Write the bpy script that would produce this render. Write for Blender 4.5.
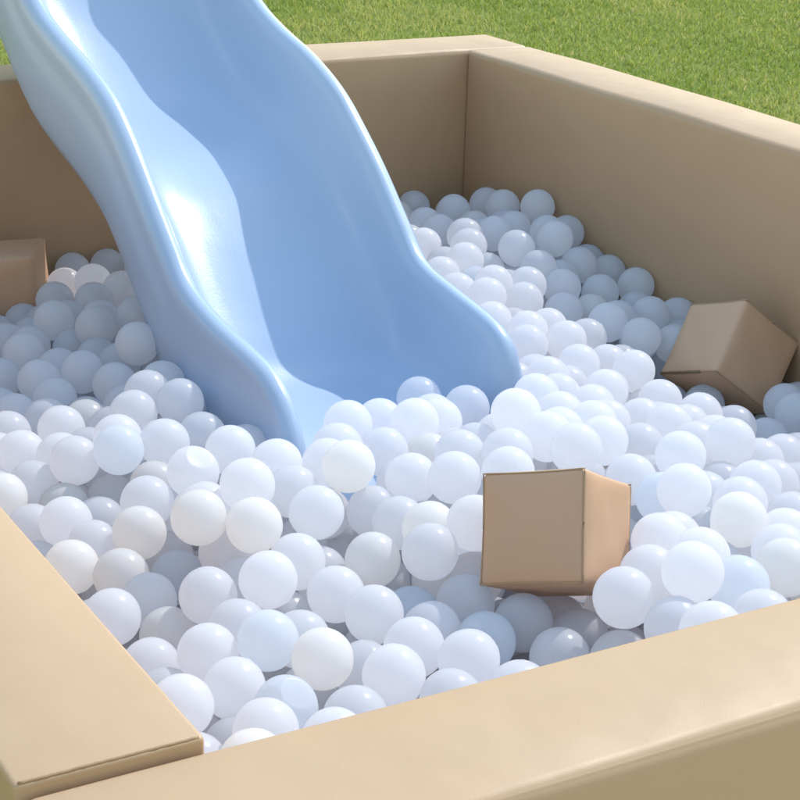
import bpy, bmesh, math, random
import numpy as np
from mathutils import Vector, Matrix

for _o in list(bpy.data.objects):
    bpy.data.objects.remove(_o)
S = bpy.context.scene
C = S.collection

# ------------------------------------------------------------------ camera
TOP = 0.60                      # height of the pit walls; the camera stands 0.66 m above them
cam_d = bpy.data.cameras.new('camera')
cam = bpy.data.objects.new('camera', cam_d)
C.objects.link(cam)
cam_d.sensor_width = 36.0
cam_d.lens = 36.0 * 1840.78 / 800.0
cam_d.clip_start = 0.05
cam_d.clip_end = 500.0
M = Matrix(((0.86887671, 0.14853251, -0.4722196), (-0.49419718, 0.31552928, -0.81006816), (0.02867765, 0.93721895, 0.34756039)))
# re-orthonormalise and place
cam.matrix_world = Matrix.Translation((0, 0, TOP + 0.66)) @ M.to_quaternion().to_matrix().to_4x4()
S.camera = cam

# ------------------------------------------------------------------ light
SUN_AZ, SUN_EL = math.radians(70), math.radians(46)      # azimuth from +Y towards +X
sdir = Vector((math.sin(SUN_AZ) * math.cos(SUN_EL), math.cos(SUN_AZ) * math.cos(SUN_EL), math.sin(SUN_EL)))
W = bpy.data.worlds.new('World')
S.world = W
W.use_nodes = True
nt = W.node_tree
nt.nodes.clear()
sky = nt.nodes.new('ShaderNodeTexSky')
sky.sky_type = 'NISHITA'
sky.sun_disc = False
sky.air_density = 2.3
sky.dust_density = 0.5
sky.ozone_density = 2.4
sky.sun_elevation = SUN_EL
sky.sun_rotation = SUN_AZ
bg = nt.nodes.new('ShaderNodeBackground')
bg.inputs['Strength'].default_value = 0.15
wo = nt.nodes.new('ShaderNodeOutputWorld')
nt.links.new(sky.outputs[0], bg.inputs[0])
nt.links.new(bg.outputs[0], wo.inputs[0])
sl = bpy.data.lights.new('sun', 'SUN')
sl.energy = 2.0
sl.angle = math.radians(0.53)
sl.color = (1.0, 0.975, 0.94)
so = bpy.data.objects.new('sun', sl)
C.objects.link(so)
so.rotation_euler = sdir.to_track_quat('Z', 'Y').to_euler()
so.location = (2, 3, 6)
S.view_settings.view_transform = 'Standard'
S.view_settings.look = 'None'
S.view_settings.gamma = 1.0
S.view_settings.use_curve_mapping = False
S.view_settings.exposure = 0.90
S.render.engine = 'CYCLES'
S.cycles.max_bounces = 14
S.cycles.diffuse_bounces = 12
S.cycles.glossy_bounces = 4
S.cycles.transmission_bounces = 6

# ------------------------------------------------------------------ helpers
def tag(o, label=None, cat=None, group=None, kind=None):
    if label: o['label'] = label
    if cat: o['category'] = cat
    if group: o['group'] = group
    if kind: o['kind'] = kind
    return o

def link(name, me, parent=None, mat=None):
    o = bpy.data.objects.new(name, me)
    C.objects.link(o)
    if parent: o.parent = parent
    if mat is not None and me is not None: me.materials.append(mat)
    return o

def empty(name, loc=(0, 0, 0)):
    o = bpy.data.objects.new(name, None)
    o.location = loc
    o.empty_display_size = 0.05
    C.objects.link(o)
    return o

def bm_mesh(bm, name, smooth=True, angle=None):
    me = bpy.data.meshes.new(name)
    bm.to_mesh(me)
    bm.free()
    if smooth:
        me.shade_smooth()
    return me

class Mat:
    """small node-tree helper"""
    def __init__(s, name):
        s.m = bpy.data.materials.new(name)
        s.m.use_nodes = True
        s.t = s.m.node_tree
        s.b = s.t.nodes['Principled BSDF']
        s.out = s.t.nodes['Material Output']
    def n(s, kind, **kw):
        nd = s.t.nodes.new(kind)
        for k, v in kw.items():
            if k in nd.inputs: nd.inputs[k].default_value = v
            else: setattr(nd, k, v)
        return nd
    def l(s, a, b): s.t.links.new(a, b)
    def set(s, **kw):
        for k, v in kw.items():
            s.b.inputs[k.replace('_', ' ')].default_value = v
    def noise(s, scale, detail=3, rough=.55, coord='Object', vec=None):
        nz = s.n('ShaderNodeTexNoise', Scale=scale, Detail=detail, Roughness=rough)
        if vec is None:
            tc = s.n('ShaderNodeTexCoord'); vec = tc.outputs[coord]
        s.l(vec, nz.inputs['Vector'])
        return nz
    def ramp(s, src, stops):
        r = s.n('ShaderNodeValToRGB')
        el = r.color_ramp.elements
        while len(el) < len(stops): el.new(.5)
        for e, (p, c) in zip(el, stops):
            e.position = p; e.color = (*c, 1) if len(c) == 3 else c
        s.l(src, r.inputs[0])
        return r
    def bump(s, src, strength, dist, prev=None):
        b = s.n('ShaderNodeBump', Strength=strength, Distance=dist)
        s.l(src, b.inputs['Height'])
        if prev is not None: s.l(prev.outputs[0], b.inputs['Normal'])
        return b

# ------------------------------------------------------------------ materials
def vinyl(name, c0, c1, seed=0.0):
    """soft-play leatherette: faint mottling, fine grain and slow dents"""
    m = Mat(name)
    nz = m.noise(2.3, 4, .6)
    r = m.ramp(nz.outputs[0], [(.3, c0), (.7, c1)])
    m.l(r.outputs[0], m.b.inputs['Base Color'])
    g = m.noise(900, 2, .5)
    d = m.noise(9, 2, .5)
    b1 = m.bump(d.outputs[0], .5, .008)
    cr = m.noise(26, 5, .65)
    cr.inputs['Distortion'].default_value = 1.6
    crr = m.ramp(cr.outputs[0], [(.44, (0, 0, 0)), (.50, (1, 1, 1)), (.56, (0, 0, 0))])
    b15 = m.bump(crr.outputs[0], .02, .0008, b1)
    b2 = m.bump(g.outputs[0], .22, .0005, b15)
    m.l(b2.outputs[0], m.b.inputs['Normal'])
    rr = m.ramp(m.noise(14, 3).outputs[0], [(.3, (.47,) * 3), (.7, (.58,) * 3)])
    m.l(rr.outputs[0], m.b.inputs['Roughness'])
    m.set(Specular_IOR_Level=.45)
    return m.m

V_PANEL = vinyl('tan_vinyl', (.415, .264, .148), (.44, .282, .160))
V_CUBE = vinyl('cube_vinyl', (.53, .318, .185), (.56, .338, .20))
V_WELT = vinyl('cube_welt', (.36, .235, .125), (.40, .26, .14))
V_SEAM = vinyl('seam_vinyl', (.26, .15, .07), (.30, .18, .085))

def ball_mat(name, col, trans, sss_col=None, rough=.2):
    m = Mat(name)
    oi = m.n('ShaderNodeObjectInfo')
    hs = m.n('ShaderNodeMapRange')
    hs.inputs['To Min'].default_value = .955; hs.inputs['To Max'].default_value = 1.0
    m.l(oi.outputs['Random'], hs.inputs['Value'])
    mx = m.n('ShaderNodeVectorMath', operation='SCALE')
    mx.inputs[0].default_value = col
    m.l(hs.outputs[0], mx.inputs['Scale'])
    m.l(mx.outputs[0], m.b.inputs['Base Color'])
    m.set(Roughness=rough, Specular_IOR_Level=.6)
    nz = m.noise(40, 3)
    bp = m.bump(nz.outputs[0], .15, .0008)
    m.l(bp.outputs[0], m.b.inputs['Normal'])
    tr = m.n('ShaderNodeBsdfTranslucent')
    m.l(mx.outputs[0], tr.inputs['Color'])
    ms = m.n('ShaderNodeMixShader', Fac=trans)
    m.l(m.b.outputs[0], ms.inputs[1]); m.l(tr.outputs[0], ms.inputs[2])
    m.l(ms.outputs[0], m.out.inputs['Surface'])
    return m.m
BM = {'': ball_mat('pearl_white_plastic', (.95, .935, .95), .72),
      'c': ball_mat('milky_cream_plastic', (.96, .93, .905), .64),
      'b': ball_mat('clear_bluish_plastic', (.90, .92, .955), .72)}

def slide_mat():
    m = Mat('pale_blue_plastic')
    nz = m.noise(3, 3)
    r = m.ramp(nz.outputs[0], [(.3, (.355, .435, .575)), (.7, (.365, .45, .59))])
    m.l(r.outputs[0], m.b.inputs['Base Color'])
    tc = m.n('ShaderNodeTexCoord')
    mp = m.n('ShaderNodeMapping'); mp.inputs['Scale'].default_value = (14, 4, 4)
    m.l(tc.outputs['Object'], mp.inputs[0])
    sc = m.noise(3.0, 5, .7, vec=mp.outputs[0])
    rr = m.ramp(sc.outputs[0], [(.35, (.28,) * 3), (.62, (.30,) * 3), (.75, (.33,) * 3)])
    m.l(rr.outputs[0], m.b.inputs['Roughness'])
    a = m.noise(260, 2, .6)
    b = m.noise(30, 2, .5)
    b1 = m.bump(b.outputs[0], .10, .002)
    b2 = m.bump(a.outputs[0], .22, .0007, b1)
    m.l(b2.outputs[0], m.b.inputs['Normal'])
    m.set(Roughness=.29, Specular_IOR_Level=.5)
    return m.m
M_SLIDE = slide_mat()

# ------------------------------------------------------------------ ground
def ground():
    m = Mat('lawn_soil')
    n1 = m.noise(1.2, 5, .6)
    n2 = m.noise(60, 4, .7)
    mx = m.n('ShaderNodeMix', data_type='FLOAT'); mx.inputs[0].default_value = .5
    m.l(n1.outputs[0], mx.inputs[2]); m.l(n2.outputs[0], mx.inputs[3])
    r = m.ramp(mx.outputs[0], [(.35, (.13, .17, .03)), (.5, (.19, .23, .05)), (.65, (.27, .27, .08))])
    m.l(r.outputs[0], m.b.inputs['Base Color'])
    bp = m.bump(n2.outputs[0], .8, .02)
    m.l(bp.outputs[0], m.b.inputs['Normal'])
    m.set(Roughness=.95, Specular_IOR_Level=.1)
    bm = bmesh.new()
    s = 150
    vs = [bm.verts.new(p) for p in ((-s, -s, 0), (s, -s, 0), (s, s, 0), (-s, s, 0))]
    bm.faces.new(vs)
    o = link('ground', bm_mesh(bm, 'ground', False), None, m.m)
    tag(o, 'flat lawn ground under the short turf round the ball pit', None, None, 'structure')
ground()

def reflector():  # unseen pale slab, added to bounce light onto the near wall's outer face
    m = Mat('pale_bounce')
    nz = m.noise(6, 5, .6)
    r = m.ramp(nz.outputs[0], [(.3, (.42, .37, .30)), (.7, (.50, .45, .37))])
    m.l(r.outputs[0], m.b.inputs['Base Color'])
    bp = m.bump(m.noise(120, 3).outputs[0], .4, .003)
    m.l(bp.outputs[0], m.b.inputs['Normal'])
    m.set(Roughness=.85)
    bm = bmesh.new()
    vs = [bm.verts.new(p) for p in ((-5, -6, .004), (7, -6, .004), (7, .80, .004), (-5, .80, .004))]
    bm.faces.new(vs)
    o = link('bounce_slab', bm_mesh(bm, 'bounce_slab', False), None, m.m)
    tag(o, 'pale paving added unseen on the near side to bounce light onto the wall', None, None, 'structure')
reflector()

def grass():
    rng = np.random.default_rng(11)
    # density falls with distance from the viewed strip
    def sample(x0, x1, y0, y1, dens):
        n = int((x1 - x0) * (y1 - y0) * dens)
        return np.stack([rng.uniform(x0, x1, n), rng.uniform(y0, y1, n)], 1)
    P = np.concatenate([sample(-1.5, 7.5, 3.5, 12.0, 3800), sample(2.25, 7.5, 1.0, 3.5, 3800)])
    # keep clear of the pit
    inside = (P[:, 0] > .28) & (P[:, 0] < 2.26) & (P[:, 1] > .84) & (P[:, 1] < 3.51)
    P = P[~inside]
    # the wedge beyond the pit that can be seen, plus a margin
    d = P @ np.array([.5, .866])
    lat = P @ np.array([.866, -.5])
    keep = (d < 11.5) & (lat < 0.32 * d + 1.6) & (lat > -0.32 * d - 1.6)
    P = P[keep]
    # clumps
    n = len(P)
    c = rng.uniform((-4, -2), (9, 13), (2600, 2))
    def field(P, seed, s):
        r = np.random.default_rng(seed); out = 0
        for k in range(14):
            a = r.uniform(0, 6.28); f = s * r.uniform(.5, 2.2)
            out = out + np.sin(P[:, 0] * math.cos(a) * f + P[:, 1] * math.sin(a) * f + r.uniform(0, 6.28))
        return out / 3.7
    f1 = field(P, 1, 3.0); f2 = field(P, 2, 22.0)
    h = .013 + .009 * np.clip(.5 + .5 * f2, 0, 1.3) + rng.uniform(-.004, .010, n)
    w = rng.uniform(.0016, .0032, n) * (1 + .25 * (np.hypot(P[:, 0], P[:, 1]) - 4) / 4).clip(1)
    az = rng.uniform(0, 2 * math.pi, n); lean = rng.uniform(.1, 1.0, n) * h * 1.1
    la = rng.uniform(0, 2 * math.pi, n)
    dx, dy = np.cos(az) * w, np.sin(az) * w
    lx, ly = np.cos(la) * lean, np.sin(la) * lean
    V = np.zeros((n, 5, 3), np.float32)
    V[:, 0] = np.stack([P[:, 0] - dx, P[:, 1] - dy, np.zeros(n)], 1)
    V[:, 1] = np.stack([P[:, 0] + dx, P[:, 1] + dy, np.zeros(n)], 1)
    V[:, 2] = np.stack([P[:, 0] + dx * .8 + lx * .35, P[:, 1] + dy * .8 + ly * .35, h * .6], 1)
    V[:, 3] = np.stack([P[:, 0] - dx * .8 + lx * .35, P[:, 1] - dy * .8 + ly * .35, h * .6], 1)
    V[:, 4] = np.stack([P[:, 0] + lx, P[:, 1] + ly, h], 1)
    b = (np.arange(n) * 5)[:, None]
    L = np.concatenate([b, b + 1, b + 2, b + 3, b + 3, b + 2, b + 4], 1).astype(np.int32)
    me = bpy.data.meshes.new('grass')
    me.vertices.add(n * 5); me.vertices.foreach_set('co', V.ravel())
    me.loops.add(n * 7); me.loops.foreach_set('vertex_index', L.ravel())
    me.polygons.add(n * 2)
    st = np.stack([np.arange(n) * 7, np.arange(n) * 7 + 4], 1).ravel().astype(np.int32)
    me.polygons.foreach_set('loop_start', st)
    mi = rng.choice(4, n, p=[.40, .37, .19, .04])
    dw = np.minimum(np.abs(P[:, 0] - 2.25) + (P[:, 1] > 3.5) * 9, 9)
    mi = np.where((dw < 1.1 + .3 * f1) & (rng.random(n) < .6), 0, mi)
    mi = np.where((f1 > .35) & (rng.random(n) < .5), 2, mi)
    mi = np.where((f1 < -.5) & (rng.random(n) < .5), 0, mi)
    me.polygons.foreach_set('material_index', np.repeat(mi, 2).astype(np.int32))
    me.update(calc_edges=True)
    cols = [(.23, .28, .05), (.32, .355, .075), (.42, .40, .12), (.50, .44, .20)]
    for k, col in enumerate(cols):
        m = Mat('grass_blade_%s' % ('deep', 'fresh', 'yellowing', 'straw')[k])
        m.set(Base_Color=(*col, 1), Roughness=.55, Specular_IOR_Level=.3)
        tr = m.n('ShaderNodeBsdfTranslucent'); tr.inputs[0].default_value = (*[min(1, v * 1.3) for v in col], 1)
        ms = m.n('ShaderNodeMixShader', Fac=.35)
        m.l(m.b.outputs[0], ms.inputs[1]); m.l(tr.outputs[0], ms.inputs[2]); m.l(ms.outputs[0], m.out.inputs['Surface'])
        me.materials.append(m.m)
    o = link('grass', me)
    tag(o, 'short yellow green mown grass of the lawn', 'grass', None, 'stuff')
grass()

# ------------------------------------------------------------------ pit walls
X0, X1, Y0, Y1 = .442, 2.087, 1.0045, 3.343     # inner faces
TF, TS, TB, TR = .145, .135, .175, .160   # near, side, back and long wall

def cushion(x0, x1, y0, y1, z0, z1, r=.012, seg=4, puff=.004, name='cushion', step=.06):
    """upholstered foam panel: rounded edges and a slightly swollen, uneven skin"""
    lx, ly, lz = x1 - x0, y1 - y0, z1 - z0
    def axis(L):
        n = max(2, int(L / step)); a = np.linspace(r, L - r, n)
        e = [r * (1 - math.cos(t)) for t in np.linspace(0, math.pi / 2, seg + 1)][:-1]
        return np.concatenate([e, a, [L - v for v in reversed(e)]])
    ax, ay, az = axis(lx), axis(ly), axis(lz)
    bm = bmesh.new(); cache = {}
    rng = random.Random(hash((round(x0, 3), round(y0, 3))) & 255)
    ph = [rng.uniform(0, 6.28) for _ in range(9)]
    def vert(p):
        k = tuple(round(v, 6) for v in p)
        if k in cache: return cache[k]
        q = np.array(p, float); L = np.array([lx, ly, lz])
        c = np.clip(q, r, L - r); d = q - c; m = np.linalg.norm(d)
        if m > 1e-9: q = c + d / m * r
        # swelling that dies at the edges, plus slow waves
        u = np.clip(q / L, 0, 1); g = 4 * u * (1 - u)
        for a in range(3):
            o1, o2 = (a + 1) % 3, (a + 2) % 3
            if q[a] < r * .3 or q[a] > L[a] - r * .3:
                s = -1 if q[a] < r else 1
                w = puff * min(1, (g[o1] * 3)) * min(1, g[o2] * 1.6)
                w += .0012 * math.sin(q[o1] * 9 + ph[a]) * math.sin(q[o2] * 13 + ph[a + 3]) * min(1, g[o1] * 4) * min(1, g[o2] * 4)
                q[a] += s * w
        # edge line wanders by a millimetre
        q[2] += .0011 * math.sin(q[0] * 7 + ph[6]) * math.sin(q[1] * 6 + ph[7]) * (1 if q[2] > lz / 2 else 0)
        v = bm.verts.new((q[0] + x0, q[1] + y0, q[2] + z0)); cache[k] = v
        return v
    A = (ax, ay, az)
    for a in range(3):
        o1, o2 = (a + 1) % 3, (a + 2) % 3
        for side in (0, 1):
            fixed = A[a][-1] if side else A[a][0]
            for i in range(len(A[o1]) - 1):
                for j in range(len(A[o2]) - 1):
                    co = []
                    for (ii, jj) in ((i, j), (i + 1, j), (i + 1, j + 1), (i, j + 1)):
                        p = [0, 0, 0]; p[a] = fixed; p[o1] = A[o1][ii]; p[o2] = A[o2][jj]; co.append(vert(p))
                    if not side: co.reverse()
                    try: bm.faces.new(co)
                    except ValueError: pass
    return bm_mesh(bm, name)

def tube(pts, r, n=8, name='tube'):
    bm = bmesh.new(); rings = []
    P = [Vector(p) for p in pts]
    for i, p in enumerate(P):
        t = (P[min(i + 1, len(P) - 1)] - P[max(i - 1, 0)]).normalized()
        a = t.cross(Vector((0, 0, 1)));  a = a.normalized() if a.length > 1e-4 else Vector((1, 0, 0))
        b = t.cross(a).normalized()
        rings.append([bm.verts.new(p + (a * math.cos(k / n * 6.2832) + b * math.sin(k / n * 6.2832)) * r) for k in range(n)])
    for i in range(len(rings) - 1):
        for k in range(n):
            bm.faces.new((rings[i][k], rings[i][(k + 1) % n], rings[i + 1][(k + 1) % n], rings[i + 1][k]))
    bm.faces.new(list(reversed(rings[0]))); bm.faces.new(rings[-1])
    return bm_mesh(bm, name)

G = 'padded walls of the ball pit'
def wall(label, x0, x1, y0, y1, z1, seams, r=.012):
    t = empty('padded_wall', ((x0 + x1) / 2, (y0 + y1) / 2, 0))
    tag(t, label, 'wall', G)
    off = Vector(t.location)
    me = cushion(x0, x1, y0, y1, .002, z1, r=r, name='panel')
    me.transform(Matrix.Translation(-off))
    link('panel', me, t, V_PANEL)
    for s in seams:
        me = tube([Vector(p) - off for p in s], .0014, name='seam')
        link('seam', me, t, V_SEAM)
    return t

def lin(a, b, n=24, w=.0008, seed=1):
    r = random.Random(seed); a, b = Vector(a), Vector(b)
    return [a.lerp(b, i / n) + Vector((r.uniform(-w, w), r.uniform(-w, w), r.uniform(-w, w))) for i in range(n + 1)]

e = .0035
TL = TOP + .0068
wall('tan padded wall on the near long side, its wide sunlit top below the near cube',
     X0 - TS, X1 + TR, Y0 - TF, Y0, TOP,
     [])
wall('tan padded side wall whose squared top end overlaps the near wall, dark seam along its end',
     X0 - TS, X0, Y0 + .002, Y1 - .001, TL,
     [lin((X0 - TS + .004, Y0 + .0045, TL - .001), (X0 - .004, Y0 + .0045, TL - .001), 40, .00015)], r=.004)
wall('tan padded back wall passing behind the slide with the lawn beyond it',
     X0 - TS, X1 + TR, Y1 + .001, Y1 + TB, TOP,
     [])
wall('long shaded tan padded wall behind the tilted cube, lawn along its outer side',
     X1, X1 + TR, Y0 + .001, Y1 - .001, TOP,
     [])

# ------------------------------------------------------------------ slide
DEPTH = 1.02
KS = 1.116                      # the profile below is in units of the rim's width; real size follows
RL = [(1.875, -.275), (1.885, -.245), (1.905, -.203), (1.938, -.153), (1.981, -.126), (2.040, -.114), (2.149, -.103), (2.248, -.079), (2.309, -.033), (2.386, .031), (2.458, .09), (2.526, .131), (2.621, .163), (2.74, .193), (2.84, .23)]
RR = [(1.955, -.275), (1.963, -.245), (1.972, -.207), (1.984, -.163), (2.006, -.133), (2.052, -.117), (2.140, -.104), (2.236, -.086), (2.298, -.036), (2.374, .031), (2.446, .084), (2.506, .122), (2.601, .158), (2.708, .184), (2.81, .222)]
UP = [(3.30, .275), (3.41, .39), (3.52, .46), (3.66, .51), (3.80, .59), (3.90, .69), (4.02, .77), (4.2, .80), (4.42, .80)]
RL = [(y * KS, .66 + (z - .66) * KS) for y, z in RL] + UP
RR = [(y * KS, .66 + (z - .66) * KS) for y, z in RR] + UP
def catmull(P, sub):
    P = [Vector(p) for p in P]; out = []
    for i in range(len(P) - 1):
        p0 = P[max(i - 1, 0)]; p1 = P[i]; p2 = P[i + 1]; p3 = P[min(i + 2, len(P) - 1)]
        for k in range(sub):
            t = k / sub
            out.append(.5 * ((2 * p1) + (-p0 + p2) * t + (2 * p0 - 5 * p1 + 4 * p2 - p3) * t * t + (-p0 + 3 * p1 - 3 * p2 + p3) * t ** 3))
    out.append(P[-1]); return out
def smooth(L, n=2):
    for _ in range(n):
        L = [L[0]] + [(L[i - 1] + L[i] * 2 + L[i + 1]) / 4 for i in range(1, len(L) - 1)] + [L[-1]]
    return L
def slide():
    root = empty('slide', (1.28, 4.2, 0))
    tag(root, 'pale blue wavy plastic slide running down into the white balls', 'slide')
    off = Vector(root.location)
    XA, XB = .968 * KS, 1.328 * KS
    Wd = XB - XA
    # half section: (x from the rim line, z from the rim line), outside bottom -> rim -> floor
    half = [(-.006, -.172), (-.020, -.166), (-.027, -.150), (-.030, -.12), (-.031, -.09), (-.0305, -.072), (-.0285, -.058), (-.0255, -.046), (-.0235, -.034), (-.0225, -.022), (-.0195, -.010), (-.0130, -.001), (-.003, .003), (.006, .0005), (.0115, -.008), (.0145, -.020), (.0175, -.040), (.022, -.065), (.028, -.090), (.038, -.112), (.054, -.130), (.076, -.142), (.105, -.149), (.14, -.152)]
    half = [(a * KS, b * KS * DEPTH) for a, b in half]
    L = smooth(catmull(RL, 6)); Rr = smooth(catmull(RR, 6))
    FLOOR_MIN = -.385
    fl = -.153 * KS * DEPTH
    bm = bmesh.new(); rings = []
    for pl, pr in zip(L, Rr):
        ring = []
        sec = [(a, b, 0) for a, b in half] + [(Wd / 2, fl, 2)] + [(Wd - a, b, 1) for a, b in reversed(half)]
        under = [(Wd - .03, fl - .027, 1), (Wd - .09, fl - .032, 1), (Wd / 2, fl - .034, 2), (.09, fl - .032, 0), (.03, fl - .027, 0)]
        for (a, b, _s) in sec + under:
            u = min(1, max(0, a / Wd))
            y = pl[0] * (1 - u) + pr[0] * u; z = pl[1] * (1 - u) + pr[1] * u
            lim = FLOOR_MIN if b > fl - .0005 else FLOOR_MIN - .03
            zz = z + b
            if zz < lim:                      # the mouth flattens out and its rims sink into it
                zz = lim + (zz - lim) * .06
            ring.append(bm.verts.new((XA + a - off.x, y - off.y, zz + TOP - off.z)))
        rings.append(ring)
    n = len(rings[0])
    for i in range(len(rings) - 1):
        for k in range(n):
            bm.faces.new((rings[i][k], rings[i][(k + 1) % n], rings[i + 1][(k + 1) % n], rings[i + 1][k]))
    bm.faces.new(rings[0]); bm.faces.new(list(reversed(rings[-1])))
    bmesh.ops.recalc_face_normals(bm, faces=bm.faces)
    link('chute', bm_mesh(bm, 'chute'), root, M_SLIDE)
    # climbing side behind the pit: two side panels, steps and a hand rail each
    H = TOP + .80
    for x in (XA - .02, XB - .012):
        me = cushion(x, x + .032, 4.02, 4.10, .0, H - .16, r=.01, puff=.001, name='leg'); me.transform(Matrix.Translation(-off))
        link('leg', me, root, M_SLIDE)
        me = tube([Vector(p) - off for p in ((x + .016, 4.64, H * .5), (x + .016, 4.45, H - .02), (x + .016, 4.40, H + .22), (x + .016, 4.27, H + .28), (x + .016, 4.14, H + .2), (x + .016, 4.10, H - .02))], .017, 12, 'hand_rail')
        link('hand_rail', me, root, M_SLIDE)
    for k in range(5):
        z = .2 + k * .25; y = 4.82 - .37 * z / H
        me = cushion(XA - .002, XB + .002, y - .06, y + .05, z, z + .03, r=.008, puff=.001, name='step'); me.transform(Matrix.Translation(-off))
        link('step', me, root, M_SLIDE)
slide()

# ------------------------------------------------------------------ cubes
def rod(w):
    v = Vector(w); return Matrix.Rotation(v.length, 3, v.normalized())
def cube_mesh(a, seed, name='cover'):
    rng = random.Random(seed)
    bm = bmesh.new(); h = a / 2; N = 18; cache = {}
    ph = [rng.uniform(0, 6.28) for _ in range(12)]
    def vert(p):
        k = tuple(round(v, 5) for v in p)
        if k in cache: return cache[k]
        q = np.array(p, float); r = .0075
        c = np.clip(q, -h + r, h - r); d = q - c; m = np.linalg.norm(d)
        if m > 1e-9: q = c + d / m * r
        for ax in range(3):
            o1, o2 = (ax + 1) % 3, (ax + 2) % 3
            if abs(q[ax]) > h - .002:
                g = (1 - (q[o1] / h) ** 2) * (1 - (q[o2] / h) ** 2)
                q[ax] += math.copysign(.0022 * min(1, g * 1.5) + .0007 * math.sin(q[o1] * 70 + ph[ax]) * math.sin(q[o2] * 60 + ph[ax + 3]) * min(1, g * 3), q[ax])
        # sewn edges pull in along their middle, corners stay out
        for ax in range(3):
            o1, o2 = (ax + 1) % 3, (ax + 2) % 3
            if abs(q[o1]) > h - .009 and abs(q[o2]) > h - .009:
                t = 1 - (q[ax] / h) ** 2
                w = .0012 * t
                q[o1] -= math.copysign(w, q[o1]); q[o2] -= math.copysign(w, q[o2])
        v = bm.verts.new(q); cache[k] = v; return v
    e = [-h, -h + .0015, -h + .0040, -h + .0075]
    A = e + list(np.linspace(-h + .0075, h - .0075, N))[1:-1] + [-v for v in reversed(e)]
    for ax in range(3):
        o1, o2 = (ax + 1) % 3, (ax + 2) % 3
        for s in (-1, 1):
            for i in range(len(A) - 1):
                for j in range(len(A) - 1):
                    co = []
                    for ii, jj in ((i, j), (i + 1, j), (i + 1, j + 1), (i, j + 1)):
                        p = [0, 0, 0]; p[ax] = s * h; p[o1] = A[ii]; p[o2] = A[jj]; co.append(vert(p))
                    if s < 0: co.reverse()
                    try: bm.faces.new(co)
                    except ValueError: pass
    return bm_mesh(bm, name)
def soft_cube(loc, w, label, seed, zip_edge=None, a=.135, sides=(-1, 1)):
    root = empty('soft_play_cube', (loc[0], loc[1], loc[2] + TOP))
    root.rotation_mode = 'QUATERNION'
    root.rotation_quaternion = rod(w).to_quaternion()
    tag(root, label, 'foam cube', 'soft cubes lying in the balls')
    link('cover', cube_mesh(a, seed), root, V_CUBE)
    h = a / 2
    # stitched welt along the four edges of the front and back panels
    rr = random.Random(seed)
    for s in sides:
        k = h - .0016
        pts = []
        cs = [(-k, -k), (k, -k), (k, k), (-k, k), (-k, -k)]
        for (p, q) in zip(cs[:-1], cs[1:]):
            for i in range(28):
                t = i / 28; u = 1 - (2 * t - 1) ** 2
                x = p[0] + (q[0] - p[0]) * t; z = p[1] + (q[1] - p[1]) * t
                f = 1 - .0012 * u / h
                pts.append((x * f, s * (h - .0020 - .0012 * u), z * f))
        pts.append(pts[0])
        link('seam', tube(pts, .0012, 8, 'seam'), root, V_WELT)
    if zip_edge:
        link('zip', tube(lin(*zip_edge, n=10, w=.0003), .0026, 6, 'zip'), root, M_ZIP)
M_ZIP = vinyl('zip_tape', (.16, .09, .04), (.20, .12, .06))
soft_cube((1.1736, 1.6327, -.2461), (2.4669, -.0036, 4.4555), 'brown tan foam cube nearest the near wall, its square shaded panel facing out', 5)
soft_cube((1.9845, 2.2911, -.3499), (.4504, -.8635, -1.242), 'tan foam cube tipped against the long shaded wall, dark zip on one edge', 6,
          ((-.0675, -.0690, .0690), (.030, -.0690, .0690)), .143)
soft_cube((1.014, 3.2036, -.3481), (-.0253, -.0798, -.4933), 'tan foam cube lying in the shade beside the slide, partly out of the picture', 7, None, .135, (1,))

# ------------------------------------------------------------------ balls
R_BALL = .035
def ball_mesh(name, mat, seg=40, rings=24, dent=None, seed=0):
    bm = bmesh.new()
    bmesh.ops.create_uvsphere(bm, u_segments=seg, v_segments=rings, radius=R_BALL)
    rng = random.Random(seed)
    for v in bm.verts:
        n = v.co.normalized()
        # hollow blow-moulded shell: faint out-of-round and a fine parting line
        f = 1 + .010 * math.sin(3 * n.x + seed) * math.sin(2.5 * n.y + 2 * seed)
        f += .005 * math.exp(-(n.z / .03) ** 2) + (.03 * math.exp(-((1 - n.z) / .004) ** 2) if seed % 2 else 0)
        v.co = n * R_BALL * f
    if dent:
        for (d, depth, sharp) in dent:
            d = Vector(d).normalized()
            for v in bm.verts:
                k = v.co.dot(d) / R_BALL
                if k > 1 - depth:
                    v.co += d * ((1 - depth) - k) * R_BALL * sharp
    me = bm_mesh(bm, name)
    me.materials.append(mat)
    return me
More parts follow.
